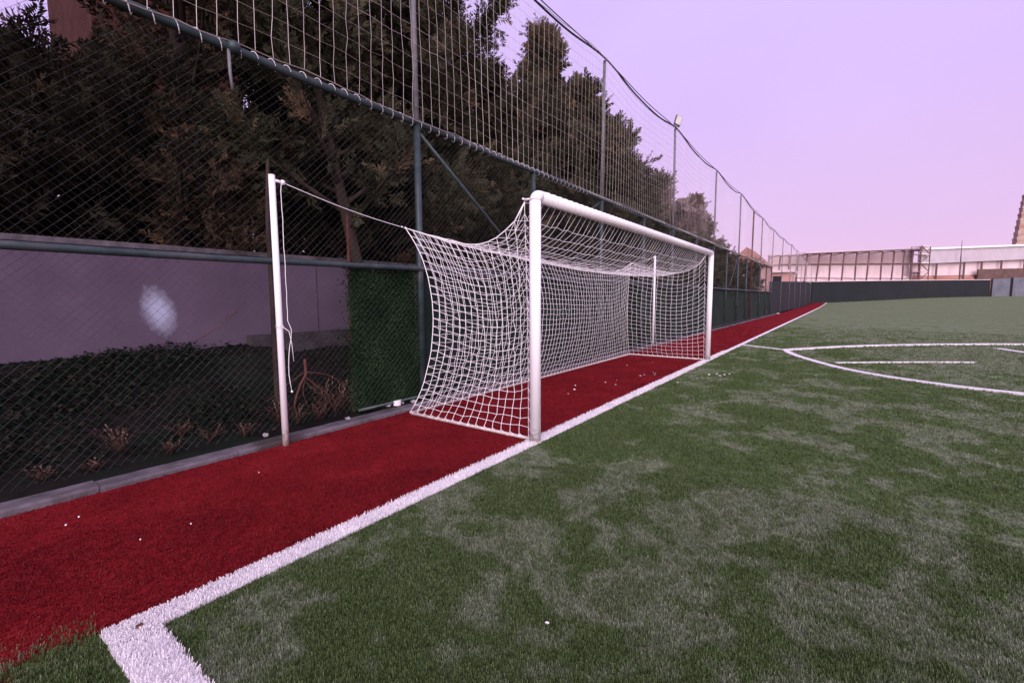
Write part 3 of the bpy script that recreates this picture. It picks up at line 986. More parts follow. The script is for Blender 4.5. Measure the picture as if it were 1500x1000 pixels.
SEED = 40
def tree(name, x, y, z0, h, rad, label, mat, group, nl=60, clear=.12, shape='cone', lean=(0, 0), frond=.42, dens=1.0, warm_top=.0, up=(.15, .55), cat='tree', trunk_r=.16, limit_x=-2.75, back_thin=.55):
    global rng
    rng = np.random.default_rng(int(abs(x) * 1000 + (y + 20) * 777) + SEED)     # each tree grows from its own seed
    t = thing(name, (x, y, z0), label, cat, group)
    wood = MB()
    zs = np.linspace(0, 1, 9)
    tp = np.stack([x + lean[0] * zs + .10 * np.sin(zs * 5 + x), y + lean[1] * zs + .10 * np.sin(zs * 4 + y), z0 - .2 + (h * .97 + .2) * zs], 1)
    wood.tube(tp, trunk_r * (1 - .93 * zs) + .008, 9)
    pos, dr, sz, tn = [], [], [], []
    for k in range(nl):
        hh = clear + (1 - clear) * ((k + rng.random()) / nl) ** .9
        a = k * 2.39996 + rng.normal(0, .35)
        if shape == 'cone':
            prof = (1 - hh) ** .75 * (1 - .35 * max(0, .22 - hh) / .22)
        elif shape == 'spire':
            prof = (1 - hh) ** 1.1 * 1.15
        elif shape == 'column':
            prof = (1 - hh ** 2.2) ** .8 * .95
        else:
            prof = math.sin(math.pi * min(1, .12 + hh * .88)) ** .6
        L = rad * prof * rng.uniform(.45, 1.28) + (.25 if shape != 'spire' else .12)
        base = np.array([np.interp(hh, zs, tp[:, i]) for i in range(3)])
        el = rng.uniform(*up) + .35 * hh
        d = np.array((math.cos(a) * math.cos(el), math.sin(a) * math.cos(el), math.sin(el)))
        if base[0] + d[0] * L > limit_x:                      # clipped along the fence side
            L = max(.5, (limit_x - base[0]) / max(d[0], .05) * rng.uniform(.8, 1))
        if math.cos(a) < -.4 and rng.random() > back_thin:
            continue
        nn = 6
        tt = np.linspace(0, 1, nn)
        curl = rng.normal(0, .12, 3)
        lp = base + d * L * tt[:, None] + (tt ** 2)[:, None] * np.array((curl[0], curl[1], .10 * L + curl[2]))
        wood.tube(lp, np.linspace(.035 + .01 * L, .006, nn), 5, False)
        nsub = max(4, int(L * 5.5 * dens))
        for q in range(nsub):
            s = .22 + .78 * (q + rng.random()) / nsub
            bp = np.array([np.interp(s, tt, lp[:, i]) for i in range(3)])
            sd = d + rng.normal(0, .62, 3) + np.array((0, 0, .25))
            sd /= np.linalg.norm(sd)
            sl = rng.uniform(.25, .75) * (1.15 - .55 * s) * min(1.2, .5 + L * .35)
            nf = max(5, int(rng.uniform(7, 12) * dens))
            ft = rng.random(nf)
            fp = bp + sd * sl * ft[:, None] + rng.normal(0, .07, (nf, 3))
            fd = sd + rng.normal(0, .5, (nf, 3)) + np.array((0, 0, .12))
            pos.append(fp); dr.append(fd); sz.append(frond * rng.uniform(.6, 1.15, nf))
            base_t = rng.uniform(.0, .62) if rng.random() > .05 else rng.uniform(.6, 1)
            tn.append(np.clip(base_t + rng.normal(0, .12, nf) + warm_top * max(0, hh - .45) * 1.6, 0, 1))
    wood.build('trunk', M['bark'], t, True)
    pos = np.concatenate(pos); dr = np.concatenate(dr); sz = np.concatenate(sz); tn = np.concatenate(tn)
    keep = pos[:, 0] < limit_x + .15
    V, T = place_fronds(pos[keep], dr[keep], sz[keep], tn[keep])
    tri_mesh('crown', V, mat, T, t)
    return t

G = 'cypress trees behind the fence'
C = M['cypress']
CD = M['cypress_vignetted']
tree('cypress_tree', -6.6, -6.7, 1.9, 11.0, 2.8, 'dark cypress tree farthest left over the grey wall, sky glinting through it', CD, G, 36, .03, 'column', dens=.7)
tree('cypress_tree', -6.2, -.9, 1.9, 11.6, 2.5, 'dark cypress tree over the grey wall just right of the pale patch', CD, G, 50, .02, 'column', dens=.8)
tree('cypress_tree', -7.0, 1.7, 1.9, 12.2, 3.2, 'broad dark cypress tree rising behind the near stanchion', CD, G, 66, .02, 'column', dens=.85)
tree('leaning_tree', -4.35, 1.15, .7, 8.5, 1.8, 'leaning tree rooted in front of the grey wall beside the ivy panel', C, None, 50, .24, 'column', (-.5, -1.0), dens=.9, trunk_r=.12)
tree('cypress_tree', -6.8, 4.4, 1.5, 10.2, 3.2, 'bushy dark cypress tree behind the fence above the near goal post', C, G, 124, .03, 'column', warm_top=.25, dens=1.1)
tree('cypress_tree', -6.8, 7.6, 1.5, 6.9, 2.6, 'low dark cypress tree filling the dip between two taller ones', C, G, 90, .03, 'column', warm_top=.2, dens=1.1)
tree('cypress_tree', -6.3, 10.2, 1.5, 9.3, 2.5, 'cypress tree with a tall thin feathery spire and browned tip', C, G, 110, .03, 'spire', warm_top=.45, frond=.52, dens=1.15)
tree('cypress_tree', -6.2, 13.2, 1.5, 8.2, 2.5, 'brown-tipped cypress tree next to the second tall net post', C, G, 96, .03, 'cone', warm_top=.35, frond=.56, dens=1.15)
tree('cypress_tree', -6.1, 14.3, 1.5, 7.1, 2.6, 'wide cypress tree whose feathery right side juts out against the sky', C, G, 104, .03, 'column', warm_top=.2, dens=1.1, frond=.5)
tree('pale_bush_tree', -6.4, 20.6, 1.2, 5.3, 2.8, 'pale brownish loose tree behind the net beside the wide cypress', M['pale_bush'], None, 70, .03, 'round', frond=.6, dens=.9)
tree('cypress_tree', -5.4, 26.4, 1.0, 6.4, 2.0, 'small spired cypress tree standing apart near the stadium end', M['cypress_brown'], G, 90, .03, 'cone', warm_top=.3, frond=.55)
tree('cypress_tree', -5.2, 31.0, .8, 4.3, 2.2, 'lowest brownish cypress tree at the stadium end of the row', M['cypress_brown'], G, 60, .03, 'cone', frond=.5)
G2 = 'trees of the second row behind the cypresses'
for y_, h_, r_, lab in ((-3.0, 3.2, 2.6, 'low dark tree of the back row above the wall at far left'), 
                        (2.9, 7.0, 2.9, 'dark tree of the back row just left of the first tall net post'), (6.3, 8.0, 2.8, 'dark tree of the back row behind the bushy cypress by the goal post'),
                        (9.0, 5.6, 3.0, 'dark tree of the back row under the feathery spire'), (13.0, 5.6, 2.6, 'dark tree of the back row behind the wide cypress')):
    tree('conifer_tree', -10.2, y_ + 1.5, 1.9, h_, r_, lab, CD, G2, 54, .0, 'column', frond=.75, dens=.75, back_thin=.3)
G3 = 'dark shrubs behind the fence'
tree('shrub', -6.4, -4.2, 1.9, 2.3, 1.5, 'dark shrub on top of the grey wall at the left edge', CD, G3, 40, .0, 'round', cat='shrub', trunk_r=.04)
tree('shrub', -6.5, -2.4, 1.9, 2.5, 1.6, 'dark shrub on top of the grey wall above the pale patch', CD, G3, 40, .0, 'round', cat='shrub', trunk_r=.04)
tree('shrub', -6.8, .4, 1.9, 2.6, 1.5, 'dark shrub on top of the grey wall behind the near stanchion cord', CD, G3, 44, .0, 'round', cat='shrub', trunk_r=.04)
tree('shrub', -6.4, 2.6, 1.9, 2.6, 1.6, 'dark shrub on the wall behind the sagging top of the net', CD, G3, 44, .0, 'round', cat='shrub', trunk_r=.04)
tree('shrub', -5.9, 5.6, 1.8, 2.5, 1.8, 'dark shrub on the wall above the crossbar of the goal', C, G3, 44, .0, 'round', cat='shrub', trunk_r=.04)
tree('shrub', -5.2, 9.2, 1.2, 3.2, 1.9, 'dark shrub behind the fence above the far half of the goal', C, G3, 44, .0, 'round', cat='shrub', trunk_r=.04)
tree('shrub', -4.4, 15.6, .6, 3.6, 1.8, 'dark shrub behind the chain-link just past the far goal post', C, G3, 44, .0, 'round', cat='shrub', trunk_r=.05)
tree('shrub', -4.4, 20.0, .5, 3.6, 1.8, 'dark shrub behind the chain-link below the pale loose tree', C, G3, 44, .0, 'round', cat='shrub', trunk_r=.05)
tree('shrub', -4.6, 35.5, .3, 3.4, 2.1, 'dark shrub behind the chain-link near the end of the green screen', C, G3, 40, .0, 'round', cat='shrub', trunk_r=.05, frond=.5)
tree('shrub', -4.5, 24.6, .4, 3.4, 2.0, 'dark shrub behind the chain-link below the small spired cypress', C, G3, 40, .0, 'round', cat='shrub', trunk_r=.05, frond=.5)
tree('shrub', -4.6, 12.2, .5, 3.9, 1.9, 'dark shrub behind the fence just beyond the far stanchion', C, G3, 44, .0, 'round', cat='shrub', trunk_r=.05)
tree('shrub', -5.9, -.55, 1.9, 2.2, .9, 'small yellowish-brown shrub on top of the wall beside the near stanchion', M['cypress_brown'], None, 40, .02, 'round', cat='shrub', trunk_r=.03, frond=.3)
# slim bare stem right behind the near stanchion
b = MB(); b.tube(smooth_curve([(-3.0, -1.15, 0.05), (-3.0, -1.143, 1.394), (-3.05, -1.122, 1.923), (-3.1, -1.101, 2.452), (-3.3, -0.964, 3.191)], 6), np.linspace(.036, .020, 25), 8)
tag(b.build('bare_stem', M['bark'], None, True), 'slim dark bare stem growing right behind the near stanchion', 'sapling')

# ------------------------------------------------------------------ dead branch, weeds, litter
b = MB()
b.tube(smooth_curve([(-2.95, -.98, .02), (-2.93, -.97, .22), (-2.92, -.90, .42), (-2.91, -.83, .55), (-2.91, -.83, .72)], 5), np.linspace(.010, .019, 21), 8)
b.ball((-2.91, -.83, .725), .022, 8, 5, (1, 1, .8))
b.tube(smooth_curve([(-2.91, -.84, .58), (-2.80, -.6, .52), (-2.75, -.35, .35), (-2.7, -.2, .30)], 4), np.linspace(.006, .003, 13), 5)
b.tube(smooth_curve([(-2.91, -.84, .52), (-2.75, -.66, .30), (-2.62, -.47, .07)], 4), np.linspace(.007, .004, 9), 5)
b.tube(smooth_curve([(-2.91, -.84, .58), (-2.88, -1.1, .45), (-2.85, -1.35, .30)], 4), np.linspace(.006, .003, 9), 5)
b.tube(smooth_curve([(-2.91, -.84, .50), (-2.93, -.86, .30), (-2.9, -.80, .08)], 4), np.linspace(.008, .004, 9), 5)
tag(b.build('dead_branch', M['deadwood'], None, True), 'forked red-brown dead branch stuck in the soil behind the fence', 'branch')
b = MB()
b.tube(smooth_curve([(-4.9, -1.3, .92), (-4.86, -1.05, 1.08), (-4.84, -.86, 1.25), (-4.86, -.78, 1.30)], 4), [.006] * 9 + [.012] * 3 + [.015], 6)
b.tube([(-4.85, -.95, 1.16), (-4.82, -.9, 1.3)], .005, 5)
tag(b.build('dry_stick', M['deadwood'], None, True), 'short dry stick leaning on the grey wall right of the pale patch', 'stick')

def weed(x, y, z, h, label, n=40):
    V = np.empty((n * 6, 4, 3))
    tin = np.empty(n * 6)
    k = 0
    for i in range(n):
        a = rng.random() * 2 * np.pi
        ln = rng.uniform(.15, .9)
        p = np.array((x, y, z - .02)) + rng.normal(0, .004, 3) * (1, 1, 0)
        d = np.array((math.cos(a) * ln, math.sin(a) * ln, 1.0)); d /= np.linalg.norm(d)
        H = h * rng.uniform(.45, 1.1)
        s = np.array((-math.sin(a), math.cos(a), 0)) * .0028
        tv = rng.random()
        for q in range(6):
            t0, t1 = q / 6, (q + 1) / 6
            droop = lambda t: p + d * H * t + np.array((math.cos(a), math.sin(a), -.6)) * .25 * H * t * t
            p0, p1 = droop(t0), droop(t1)
            if q < 3:
                V[k] = [p0 - s, p0 + s, p1 + s, p1 - s]
            else:
                j = rng.normal(0, .012, 3)
                V[k] = [p0, p0 + (p1 - p0) * .5 + s * 3 + j, p1, p0 + (p1 - p0) * .5 - s * 3 + j]
            tin[k] = np.clip(tv + rng.normal(0, .1), 0, 1)
            k += 1
    o = tri_mesh('dry_weed', V.reshape(-1, 3), M['drystalk'], np.repeat(tin, 4), ngon=4)
    return tag(o, label, 'weed', 'dry weeds behind the kerb')
wl = 'clump of reddish dry weed in the soil left of the ivy panel'
for (x, y, h) in [(-2.62, -.62, .34), (-2.75, -.45, .40), (-2.58, -.38, .28), (-2.90, -.60, .42), (-2.66, -.75, .30), (-2.52, -.90, .22), (-2.55, -1.15, .25), (-2.7, -1.3, .3)]:
    weed(x, y, .07 + (max(0, -2.6 - x)) * .2, h, wl)
wl = 'sparse clump of dry straw-like weed by the kerb left of the near stanchion'
for (x, y, h) in [(-2.5, -1.75, .16), (-2.6, -2.05, .20), (-2.52, -2.4, .14), (-2.75, -2.7, .34), (-2.5, -2.95, .13), (-2.55, -3.25, .16), (-2.62, -3.6, .2), (-2.85, -2.2, .2)]:
    weed(x, y, .07 + (max(0, -2.6 - x)) * .2, h, wl)

# dark creeping ground cover and fallen leaves on the bank
n = 40000
gx = -2.32 - 2.68 * rng.random(n) ** .8; gy = -8 + 9.5 * rng.random(n)
clump = np.sin(gx * 3.1 + gy * 1.7) + np.sin(gy * 2.3 - gx * 1.3) + rng.normal(0, .5, n)
keep = (gx < -2.75 + rng.normal(0, .12, n)) & (clump > -1.3) & ((gy < -1.35) | (rng.random(n) < .25))
gx, gy, clump = gx[keep], gy[keep], clump[keep]; n = len(gx)
gzv = np.interp(-gx, [-q[0] for q in prof], [q[1] for q in prof]) + rng.random(n) * (.03 + .10 * np.clip(clump, 0, 1))
a = rng.random(n) * 2 * np.pi; L = rng.uniform(.025, .065, n)
d = np.stack([np.cos(a), np.sin(a), rng.normal(.1, .45, n)], 1); d /= np.linalg.norm(d, axis=1, keepdims=True)
nn = np.stack([.5 + rng.normal(0, .4, n), rng.normal(0, .4, n), np.ones(n)], 1)
sv = np.cross(nn, d); sv /= np.linalg.norm(sv, axis=1, keepdims=True)
B = np.stack([gx, gy, gzv], 1)
V = np.empty((n, 4, 3))
V[:, 0] = B; V[:, 1] = B + d * (L * .5)[:, None] + sv * (L * .36)[:, None]; V[:, 2] = B + d * L[:, None]; V[:, 3] = B + d * (L * .5)[:, None] - sv * (L * .36)[:, None]
tri_mesh('ground_cover', V.reshape(-1, 3), M['groundleaf'], np.repeat(rng.random(n) ** 1.3, 4), ngon=4)['kind'] = 'stuff'

def scrap(name, x, y, z, s, mat, label, cat, group, seed):
    r = random.Random(seed)
    n = 7
    top = [(x + s * math.cos(2 * math.pi * k / n) * r.uniform(.5, 1.2), y + s * .8 * math.sin(2 * math.pi * k / n) * r.uniform(.4, 1.1), z + r.uniform(.2, .9) * s * .5) for k in range(n)]
    b = MB()
    b.add(top + [(p[0], p[1], p[2] - .006) for p in top] + [(x, y, z + s * .55)],
          [(k, (k + 1) % n, 2 * n) for k in range(n)] + [tuple(range(n, 2 * n))[::-1]] + [(k + n, (k + 1) % n + n, (k + 1) % n, k) for k in range(n)])
    return tag(b.build(name, mat), label, cat, group)
px = [(-.86, 2.25), (-1.08, 2.9), (-.94, 2.6), (-.78, 3.45), (-.70, 3.75), (-.55, 3.35), (-.52, 4.45), (-.50, 4.6), (-.46, 5.0), (-.35, 4.75), (-.38, 4.9), (-1.25, 5.6), (-.95, 6.4)]
for i, (x, y) in enumerate(px):
    scrap('paper_scrap', x, y, .010, random.uniform(.009, .022), M['paper'], 'tiny white paper scrap lying on the red turf inside the goal', 'litter', 'paper scraps in the goal mouth', i)
px = [(.26, 4.15), (.52, 5.3), (.72, 5.25), (.76, 5.45), (.62, 5.45), (.82, 5.6)]
for i, (x, y) in enumerate(px):
    scrap('paper_scrap', x, y, .012, random.uniform(.014, .034), M['paper'], 'tiny white scrap lying on the green turf just outside the goal line', 'litter', 'paper scraps on the green turf', i + 30)
px = [(-1.55, -3.28), (-1.63, -3.2), (-.92, -3.05), (-.89, -2.79), (-1.45, -2.1)]
for i, (x, y) in enumerate(px):
    scrap('dry_leaf', x, y, .018, random.uniform(.005, .010), M['paper'], 'pale crumb of dry leaf lying on the near end of the red strip', 'litter', 'pale crumbs on the near red strip', i + 60)
scrap('fallen_leaf', .02, -3.30, .022, .022, M['deadwood'], 'small brown fallen leaf on the white corner of the lines', 'leaf', None, 91)
scrap('paper_scrap', 1.5, -2.2, .018, .011, M['paper'], 'single white scrap alone on the green turf near the camera', 'litter', None, 95)
scrap('plastic_bag', -1.95, 41.5, .02, .16, M['paper'], 'crumpled white plastic bag on the red strip at the end of the green screen', 'litter', None, 97)

# broken white plastic cap and stones on the kerb by the ivy panel
b = MB()
c = np.array((-2.30, .10, .055))
n = 18
ring = [(math.cos(2 * math.pi * k / n), math.sin(2 * math.pi * k / n)) for k in range(n)]
v = [(c[0] + .052 * a, c[1] + .052 * s, c[2]) for a, s in ring] + [(c[0] + .058 * a, c[1] + .058 * s, c[2] + .065 + .012 * a) for a, s in ring] + \
    [(c[0] + .050 * a, c[1] + .050 * s, c[2] + .065 + .012 * a) for a, s in ring] + [(c[0] + .046 * a, c[1] + .046 * s, c[2] + .012) for a, s in ring]
f = []
for k in range(n):
    k2 = (k + 1) % n
    for q in range(3):
        f.append((q * n + k, q * n + k2, (q + 1) * n + k2, (q + 1) * n + k))
f.append(tuple(range(n))[::-1]); f.append(tuple(range(3 * n, 4 * n)))
b.add(v, f)
tag(b.build('plastic_cup', M['paper'], None, False), 'squat white plastic cup standing on the kerb below the ivy panel', 'cup')
for i, (x, y, s) in enumerate([(-2.34, -.02, .042), (-2.31, .20, .025), (-2.22, .33, .04), (-2.2, -.72, .030), (-2.12, .38, .018), (-2.33, -1.62, .03)]):
    b = MB(); b.ball((x, y, .055 + s * .4), s, 8, 5, (1.2, 1, .6))
    me = b.v[0]; me += rng.normal(0, s * .10, me.shape)
    tag(b.build('loose_stone', M['stone'], None, False), 'small grey loose stone lying on the kerb', 'stone', 'loose stones on the kerb')

# ------------------------------------------------------------------ far end: sheeting, stands, buildings
b = MB()
ny = 26
fa = thing('navy_barrier', (-2.3, 70, 0), 'long dark navy sheeted barrier closing the far side of the pitch', 'barrier')
yy = np.linspace(39.4, 100, ny)
for i in range(ny - 1):
    ya, yb = yy[i], yy[i + 1]
    za, zb = [2.78 + (4.34 - 2.78) * (q - 39.4) / 60.6 for q in (ya, yb)]
    b.slab((FX - .05, ya), (FX - .05, yb), .1, gz(ya) - .1, za, gz(yb) - .1, zb)
b.build('side_sheeting', M['navy'], fa)
b = MB()
W = [(-2.30, 100.0), (2.5, 107), (8.5, 115.8), (15.6, 127), (23, 138.6), (30.55, 150)]
WT = [4.34, 4.48, 4.67, 4.88, 5.08, 5.26]
for i in range(len(W) - 1):
    b.slab(W[i], W[i + 1], .15, gz(W[i][1]) - .3, WT[i], gz(W[i + 1][1]) - .3, WT[i + 1])
b.build('end_sheeting', M['navy'], fa)
b = MB()
for i in range(len(W) - 1):
    b.slab(W[i], W[i + 1], .3, WT[i], WT[i] + .12, WT[i + 1], WT[i + 1] + .12)
b.build('coping', M['stand_pale'], fa)

def panel_thing(a, bb, z1a, z1b, label):
    t = thing('grey_panel', ((a[0] + bb[0]) / 2, (a[1] + bb[1]) / 2, 1.3), label, 'barrier panel', 'grey blue barrier panels')
    b = MB(); b.slab(a, bb, .2, 1.0, z1a, 1.0, z1b); b.build('sheet', M['greyblue'], t)
    for p_, z in ((a, z1a), (bb, z1b)):
        b = MB(); b.tube([(p_[0], p_[1] - .15, 1.0), (p_[0], p_[1] - .15, z + .1)], .11, 6); b.build('frame_post', M['dark'], t)
panel_thing((30.9, 150.3), (35.2, 156.3), 5.45, 5.75, 'grey-blue barrier panel beside the end of the navy sheeting')
panel_thing((35.5, 156.6), (47.2, 170), 5.8, 6.6, 'longer grey-blue barrier panel at the far right of the pitch')

# stand: a long roofed terrace behind the barrier
st = thing('grandstand', (6, 128, 1), 'long open grandstand with steel frames and pale pink back wall beyond the barrier', 'grandstand')
A, Bp, Cp = np.array((-8.4, 104.)), np.array((16.6, 140.)), np.array((45.2, 172.))
def along(t):           # plan point on the stand's front, 0..1 first wing, 1..2 second wing
    return A + (Bp - A) * t if t <= 1 else Bp + (Cp - Bp) * (t - 1)
d1 = (Bp - A) / np.linalg.norm(Bp - A); n1 = np.array((-d1[1], d1[0]))
d2 = (Cp - Bp) / np.linalg.norm(Cp - Bp); n2 = np.array((-d2[1], d2[0]))
off = lambda p_, nn, q: tuple(np.asarray(p_) + nn * q)
b = MB(); b.slab(off(A, n1, 2.6), off(Bp + d1 * 1.2, n1, 2.6), .4, 1, 8.2, 1, 10.0); b.build('back_wall', M['stand_pale'], st)
b = MB(); b.slab(off(A, n1, 2.2), off(Bp + d1 * 1.2, n1, 2.2), .5, 8.15, 10.2, 9.25, 12.4); b.build('upper_wall', M['stand_mid'], st)
b = MB()
for k in range(3):
    b.slab(off(A, n1, .5 + k * .65), off(Bp, n1, .5 + k * .65), .62, .6, 4.9 + k * .55, .6, 5.2 + k * .55)
b.build('terrace_steps', M['stand_pale'], st)
cols_t = [.0, .06, .115, .17, .25, .33, .42, .51, .60, .70, .79, .87, .94, 1.0]
cr = random.Random(6)
for q in cols_t:
    p0 = along(q)
    zt = 9.9 + 2.4 * q
    b = MB()
    b.tube([(p0[0], p0[1], .6), (p0[0] + cr.uniform(-.15, .15), p0[1], 5), (*off(p0, n1, -.1), 8.0 + q * 1.1), (p0[0] + d1[0] * .35, p0[1] + d1[1] * .35, zt)], .16, 6)
    b.tube([(p0[0], p0[1], zt), (*off(p0, n1, 2.3), zt - .2)], .10, 5)
    b.build('frame_column', M['steel'], st)
b = MB(); b.tube([(*A, 8.1), (*along(.5), 8.65), (*Bp, 9.2)], .13, 6); b.build('mid_beam', M['steel'], st)
b = MB(); b.tube([(*A, 5.4), (*along(.5), 5.5), (*Bp, 5.7)], .10, 6); b.build('front_rail', M['steel'], st)
b = MB()
for i in range(8):
    q0, q1 = .15 + i * .106, .15 + (i + 1) * .106
    z0_, z1_ = 9.9 + 2.4 * q0 + .1, 9.9 + 2.4 * q1 + .1
    b.slab(off(along(q0), n1, -.6), off(along(q1), n1, -.6), 1.3, z0_, z0_ + .30, z1_, z1_ + .30)
b.build('roof', M['stand_pale'], st)
b = MB(); b.tube([(*off(along(.15), n1, -.65), 10.35), (*off(along(.6), n1, -.65), 11.5), (*off(Bp, n1, -.65), 12.5)], .16, 6); b.build('roof_edge', M['steel'], st)
# second wing
st2 = thing('covered_stand', (30, 154, 1), 'lilac-grey roofed stand wing with tan seating rows at the far right', 'grandstand')
b = MB(); b.slab(off(Bp, n2, 1.2), off(Cp, n2, 1.2), .4, 1, 9.5, 1, 11.2); b.build('back_wall', M['stand_pale'], st2)
b = MB()
for k in range(4):
    b.slab(off(Bp, n2, .1 + k * .27), off(Cp, n2, .1 + k * .27), .25, .6, 5.1 + k * .42, .6, 5.9 + k * .42)
b.build('seating_rows', M['terracotta'], st2)
b = MB(); b.slab(tuple(Bp), tuple(Cp), .35, 9.1, 12.3, 11.0, 14.3); b.build('fascia', M['stand_grey'], st2)
b = MB(); b.slab(off(Bp, n2, -.4), off(Cp, n2, -.4), 5, 12.305, 12.75, 14.305, 14.8); b.build('roof_slab', M['white'], st2)
for q in (.14, .34, .47, .62, .80, .97):
    p0 = Bp + (Cp - Bp) * q
    b = MB(); b.tube([(*off(p0, n2, .4), .6), (*off(p0, n2, .4), 9.2 + q * 2)], .2, 6); b.build('column', M['steel'], st2)
b = MB(); b.slab(off(Bp + (Cp - Bp) * .42, n2, -.35), off(Cp, n2, -.35), .25, 5.2, 8.0, 6.1, 8.6); b.build('brown_parapet', M['brownwall'], st2)
# stair tower of scaffold where the wings meet
sf = thing('stair_tower', (17.5, 141, 1), 'narrow steel scaffold tower standing between the two stand wings', 'tower')
b = MB()
q0, q1 = Bp - d1 * .9 - n1 * .8, Bp + d2 * 1.9 - n1 * .8
for p_ in (q0, q1, q0 + n1 * 2, q1 + n1 * 2):
    b = MB(); b.tube([(p_[0], p_[1], .8), (p_[0], p_[1], 13.1)], .12, 6); b.build('upright', M['steel'], sf)
for z in (5.2, 7.2, 9.2, 11.2, 13.0):
    b = MB(); b.slab(tuple(q0), tuple(q1), 2.0, z, z + .22); b.build('landing', M['stand_pale'], sf)
for i, z in enumerate((5.3, 7.3, 9.3, 11.3)):
    s0, s1 = (q0, q1) if i % 2 == 0 else (q1, q0)
    b = MB(); b.tube([(s0[0], s0[1], z), (s1[0], s1[1], z + 1.9)], .10, 5); b.build('stair_flight', M['steel'], sf)
b = MB(); b.tube([(24.9, 147.6, 1), (24.8, 147.6, 10), (24.75, 147.6, 14.6)], [.16, .13, .05], 8)
tag(b.build('lighting_mast', M['steel'], None, True), 'thin dark mast rising in front of the lilac-grey roof', 'mast')

# stepped stone tower at the far right
tw = thing('stone_tower', (41.5, 178, 1), 'tapering tan stone tower with rough courses at the right edge', 'tower')
b = MB()
cx, cy, z = 41.7, 178.0, 1.0
for k in range(17):
    hw = 3.3 - k * .125
    hh = 1.62
    b.box((cx - hw, cy - hw, z), (cx + hw, cy + hw, z + hh * .62))
    b.box((cx - hw - .07, cy - hw - .07, z + hh * .62 + .002), (cx + hw + .07, cy + hw + .07, z + hh - .002))
    z += hh
tsh = b.build('shaft', M['tower'], tw)
for k in range(6):
    z0_ = 15.5 + k * 1.62 * 1.0
    hw = 3.3 - (z0_ - 1) / 1.62 * .125
    b = MB(); b.box((cx - .4, cy - hw - .22, z0_ + .1), (cx + .4, cy - hw - .10, z0_ + .9)); b.build('window_slit', M['dark'], tsh)

# small buildings and hut beyond the end of the green screen
hs = thing('brick_house', (-9, 62, 0), 'pink rendered house with a steep tiled roof behind the end of the fence', 'house')
b = MB(); b.box((-9.6, 60, 0), (-5.4, 66, 5.4)); hw_ = b.build('wall', M['pinkwall'], hs)
b = MB(); b.add([(-9.9, 59.6, 5.402), (-5.1, 59.6, 5.402), (-5.1, 66.4, 5.402), (-9.9, 66.4, 5.402), (-7.5, 59.6, 7.7), (-7.5, 66.4, 7.7)],
                [(0, 1, 4), (1, 2, 5, 4), (2, 3, 5), (3, 0, 4, 5), (0, 3, 2, 1)]); b.build('roof', M['roof'], hs)
for x, z in ((-8.8, 3.2), (-7.2, 3.2), (-6.3, 3.3)):
    b = MB(); b.box((x - .4, 59.93, z), (x + .4, 59.985, z + 1.3)); b.build('window', M['dark'], hw_)
hut = thing('low_hut', (-5.2, 72, 0), 'low pink hut with a flat overhanging roof beside the net posts', 'hut')
b = MB(); b.box((-6.6, 70, 0), (-3.4, 75, 4.9)); hw_ = b.build('wall', M['pinkwall'], hut)
b = MB(); b.box((-6.9, 69.6, 4.902), (-3.1, 75.4, 5.25)); b.build('roof', M['stand_pale'], hut)
b = MB(); b.box((-5.6, 69.94, 3.2), (-4.6, 69.985, 4.4)); b.build('window', M['dark'], hw_)
# red-brown building glimpsed between the trees on the left
rb = thing('brick_building', (-15, 1.5, 1.5), 'red-brown brick building glimpsed between the trees at the upper left', 'building')
b = MB(); b.box((-18, -.2, 1.5), (-13.5, 3.4, 14.5)); hw_ = b.build('wall', M['brick'], rb)
b = MB(); b.box((-18.3, -.5, 14.502), (-13.2, 3.7, 14.8)); b.build('roof', M['roof'], rb)
for yv in (.4, 2.1):
    for z in (4.2,):
        b = MB(); b.box((-13.515, yv, z), (-13.43, yv + .9, z + 1.4)); b.build('window', M['dark'], hw_)

# ------------------------------------------------------------------ sky, sun, camera
SUN_EL, SUN_AZ = R(26), math.atan2(.60, -.80)      # azimuth: from +Y towards +X
w = bpy.data.worlds.new('World'); sc.world = w
w.use_nodes = True
nt = w.node_tree
for n_ in list(nt.nodes):
    nt.nodes.remove(n_)
out = nt.nodes.new('ShaderNodeOutputWorld')
bg = nt.nodes.new('ShaderNodeBackground')
sky = nt.nodes.new('ShaderNodeTexSky')
sky.sky_type = 'NISHITA'; sky.sun_disc = False
sky.sun_elevation = SUN_EL; sky.sun_rotation = SUN_AZ
sky.dust_density = 3.0
tc = nt.nodes.new('ShaderNodeTexCoord')
sep = nt.nodes.new('ShaderNodeSeparateXYZ')
nt.links.new(tc.outputs['Generated'], sep.inputs[0])
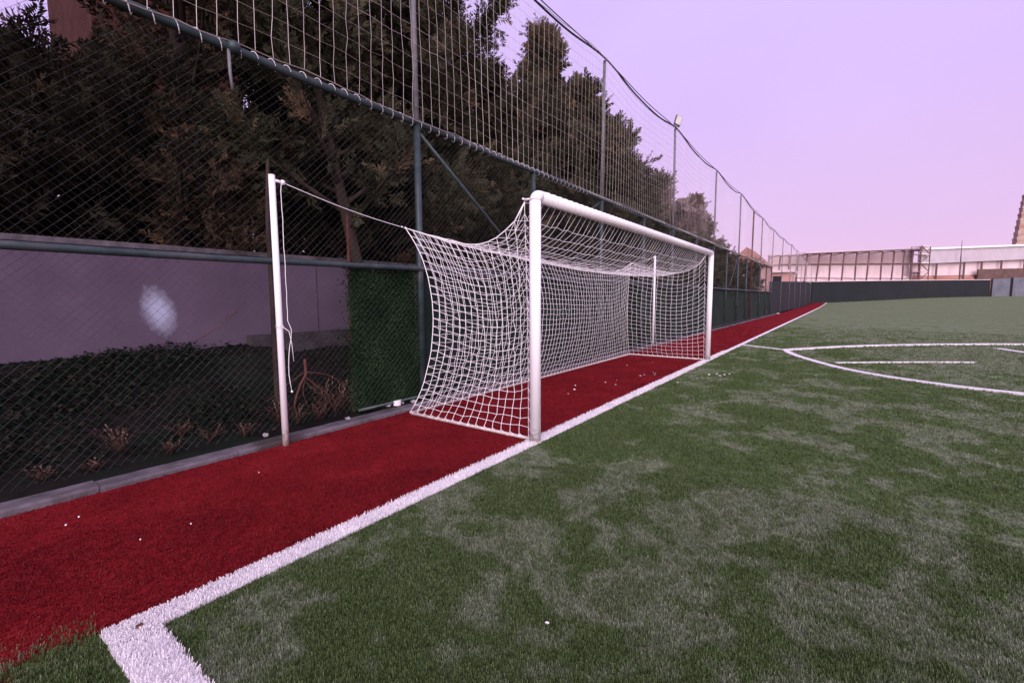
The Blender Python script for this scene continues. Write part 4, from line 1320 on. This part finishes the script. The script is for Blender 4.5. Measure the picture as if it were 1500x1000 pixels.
# lilac dusk haze, pinker low down
grad = ramp(nt, sep.outputs['Z'], [(0.0, (.90, .59, .82)), (.12, (.81, .55, .88)), (.35, (.73, .53, .99)), (.7, (.74, .57, 1.04)), (1.0, (.72, .57, 1.04))])
sc_ = nt.nodes.new('ShaderNodeVectorMath'); sc_.operation = 'SCALE'
nt.links.new(sky.outputs[0], sc_.inputs[0]); sc_.inputs[3].default_value = .08
nz = noise(nt, tc.outputs['Generated'], 1.6, 5, .55, .6)
veil = ramp(nt, nz, [(.3, (.955, .95, .965)), (.72, (1.035, 1.045, 1.02))])     # thin uneven haze
col = mixc(nt, .92, sc_.outputs[0], mixc(nt, 1.0, grad, veil, 'MULTIPLY'))
nt.links.new(col, bg.inputs[0])
bg.inputs[1].default_value = 1.0
nt.links.new(bg.outputs[0], out.inputs[0])

sd = bpy.data.lights.new('sun', 'SUN')
sd.energy = 4.0; sd.angle = R(70); sd.color = (1.0, .84, .86)
so = bpy.data.objects.new('sun', sd); COL.objects.link(so)
dv = Vector((math.sin(SUN_AZ) * math.cos(SUN_EL), math.cos(SUN_AZ) * math.cos(SUN_EL), math.sin(SUN_EL)))
so.rotation_euler = dv.to_track_quat('Z', 'Y').to_euler()

cd = bpy.data.cameras.new('camera')
cd.sensor_fit = 'HORIZONTAL'; cd.sensor_width = 36
cd.lens = 662.442 / 1500 * 36
cd.clip_start = .05; cd.clip_end = 3000
co = bpy.data.objects.new('camera', cd); COL.objects.link(co)
yaw, pit, rol = R(-36.08584), R(-5.44543), R(-.27921)
fw = Vector((math.sin(yaw) * math.cos(pit), math.cos(yaw) * math.cos(pit), math.sin(pit)))
rt = Vector((math.cos(yaw), -math.sin(yaw), 0)); up = rt.cross(fw)
r_ = rt * math.cos(rol) + up * math.sin(rol); u_ = -rt * math.sin(rol) + up * math.cos(rol)
mw = Matrix((r_, u_, -fw)).transposed().to_4x4()
mw.translation = Vector(CAM)
co.matrix_world = mw
sc.camera = co

vs = sc.view_settings
sc.display_settings.display_device = 'sRGB'
vs.view_transform = 'Standard'; vs.look = 'None'; vs.exposure = .10; vs.gamma = 1; vs.use_curve_mapping = False
sc.cycles.max_bounces = 6
sc.cycles.use_denoising = True
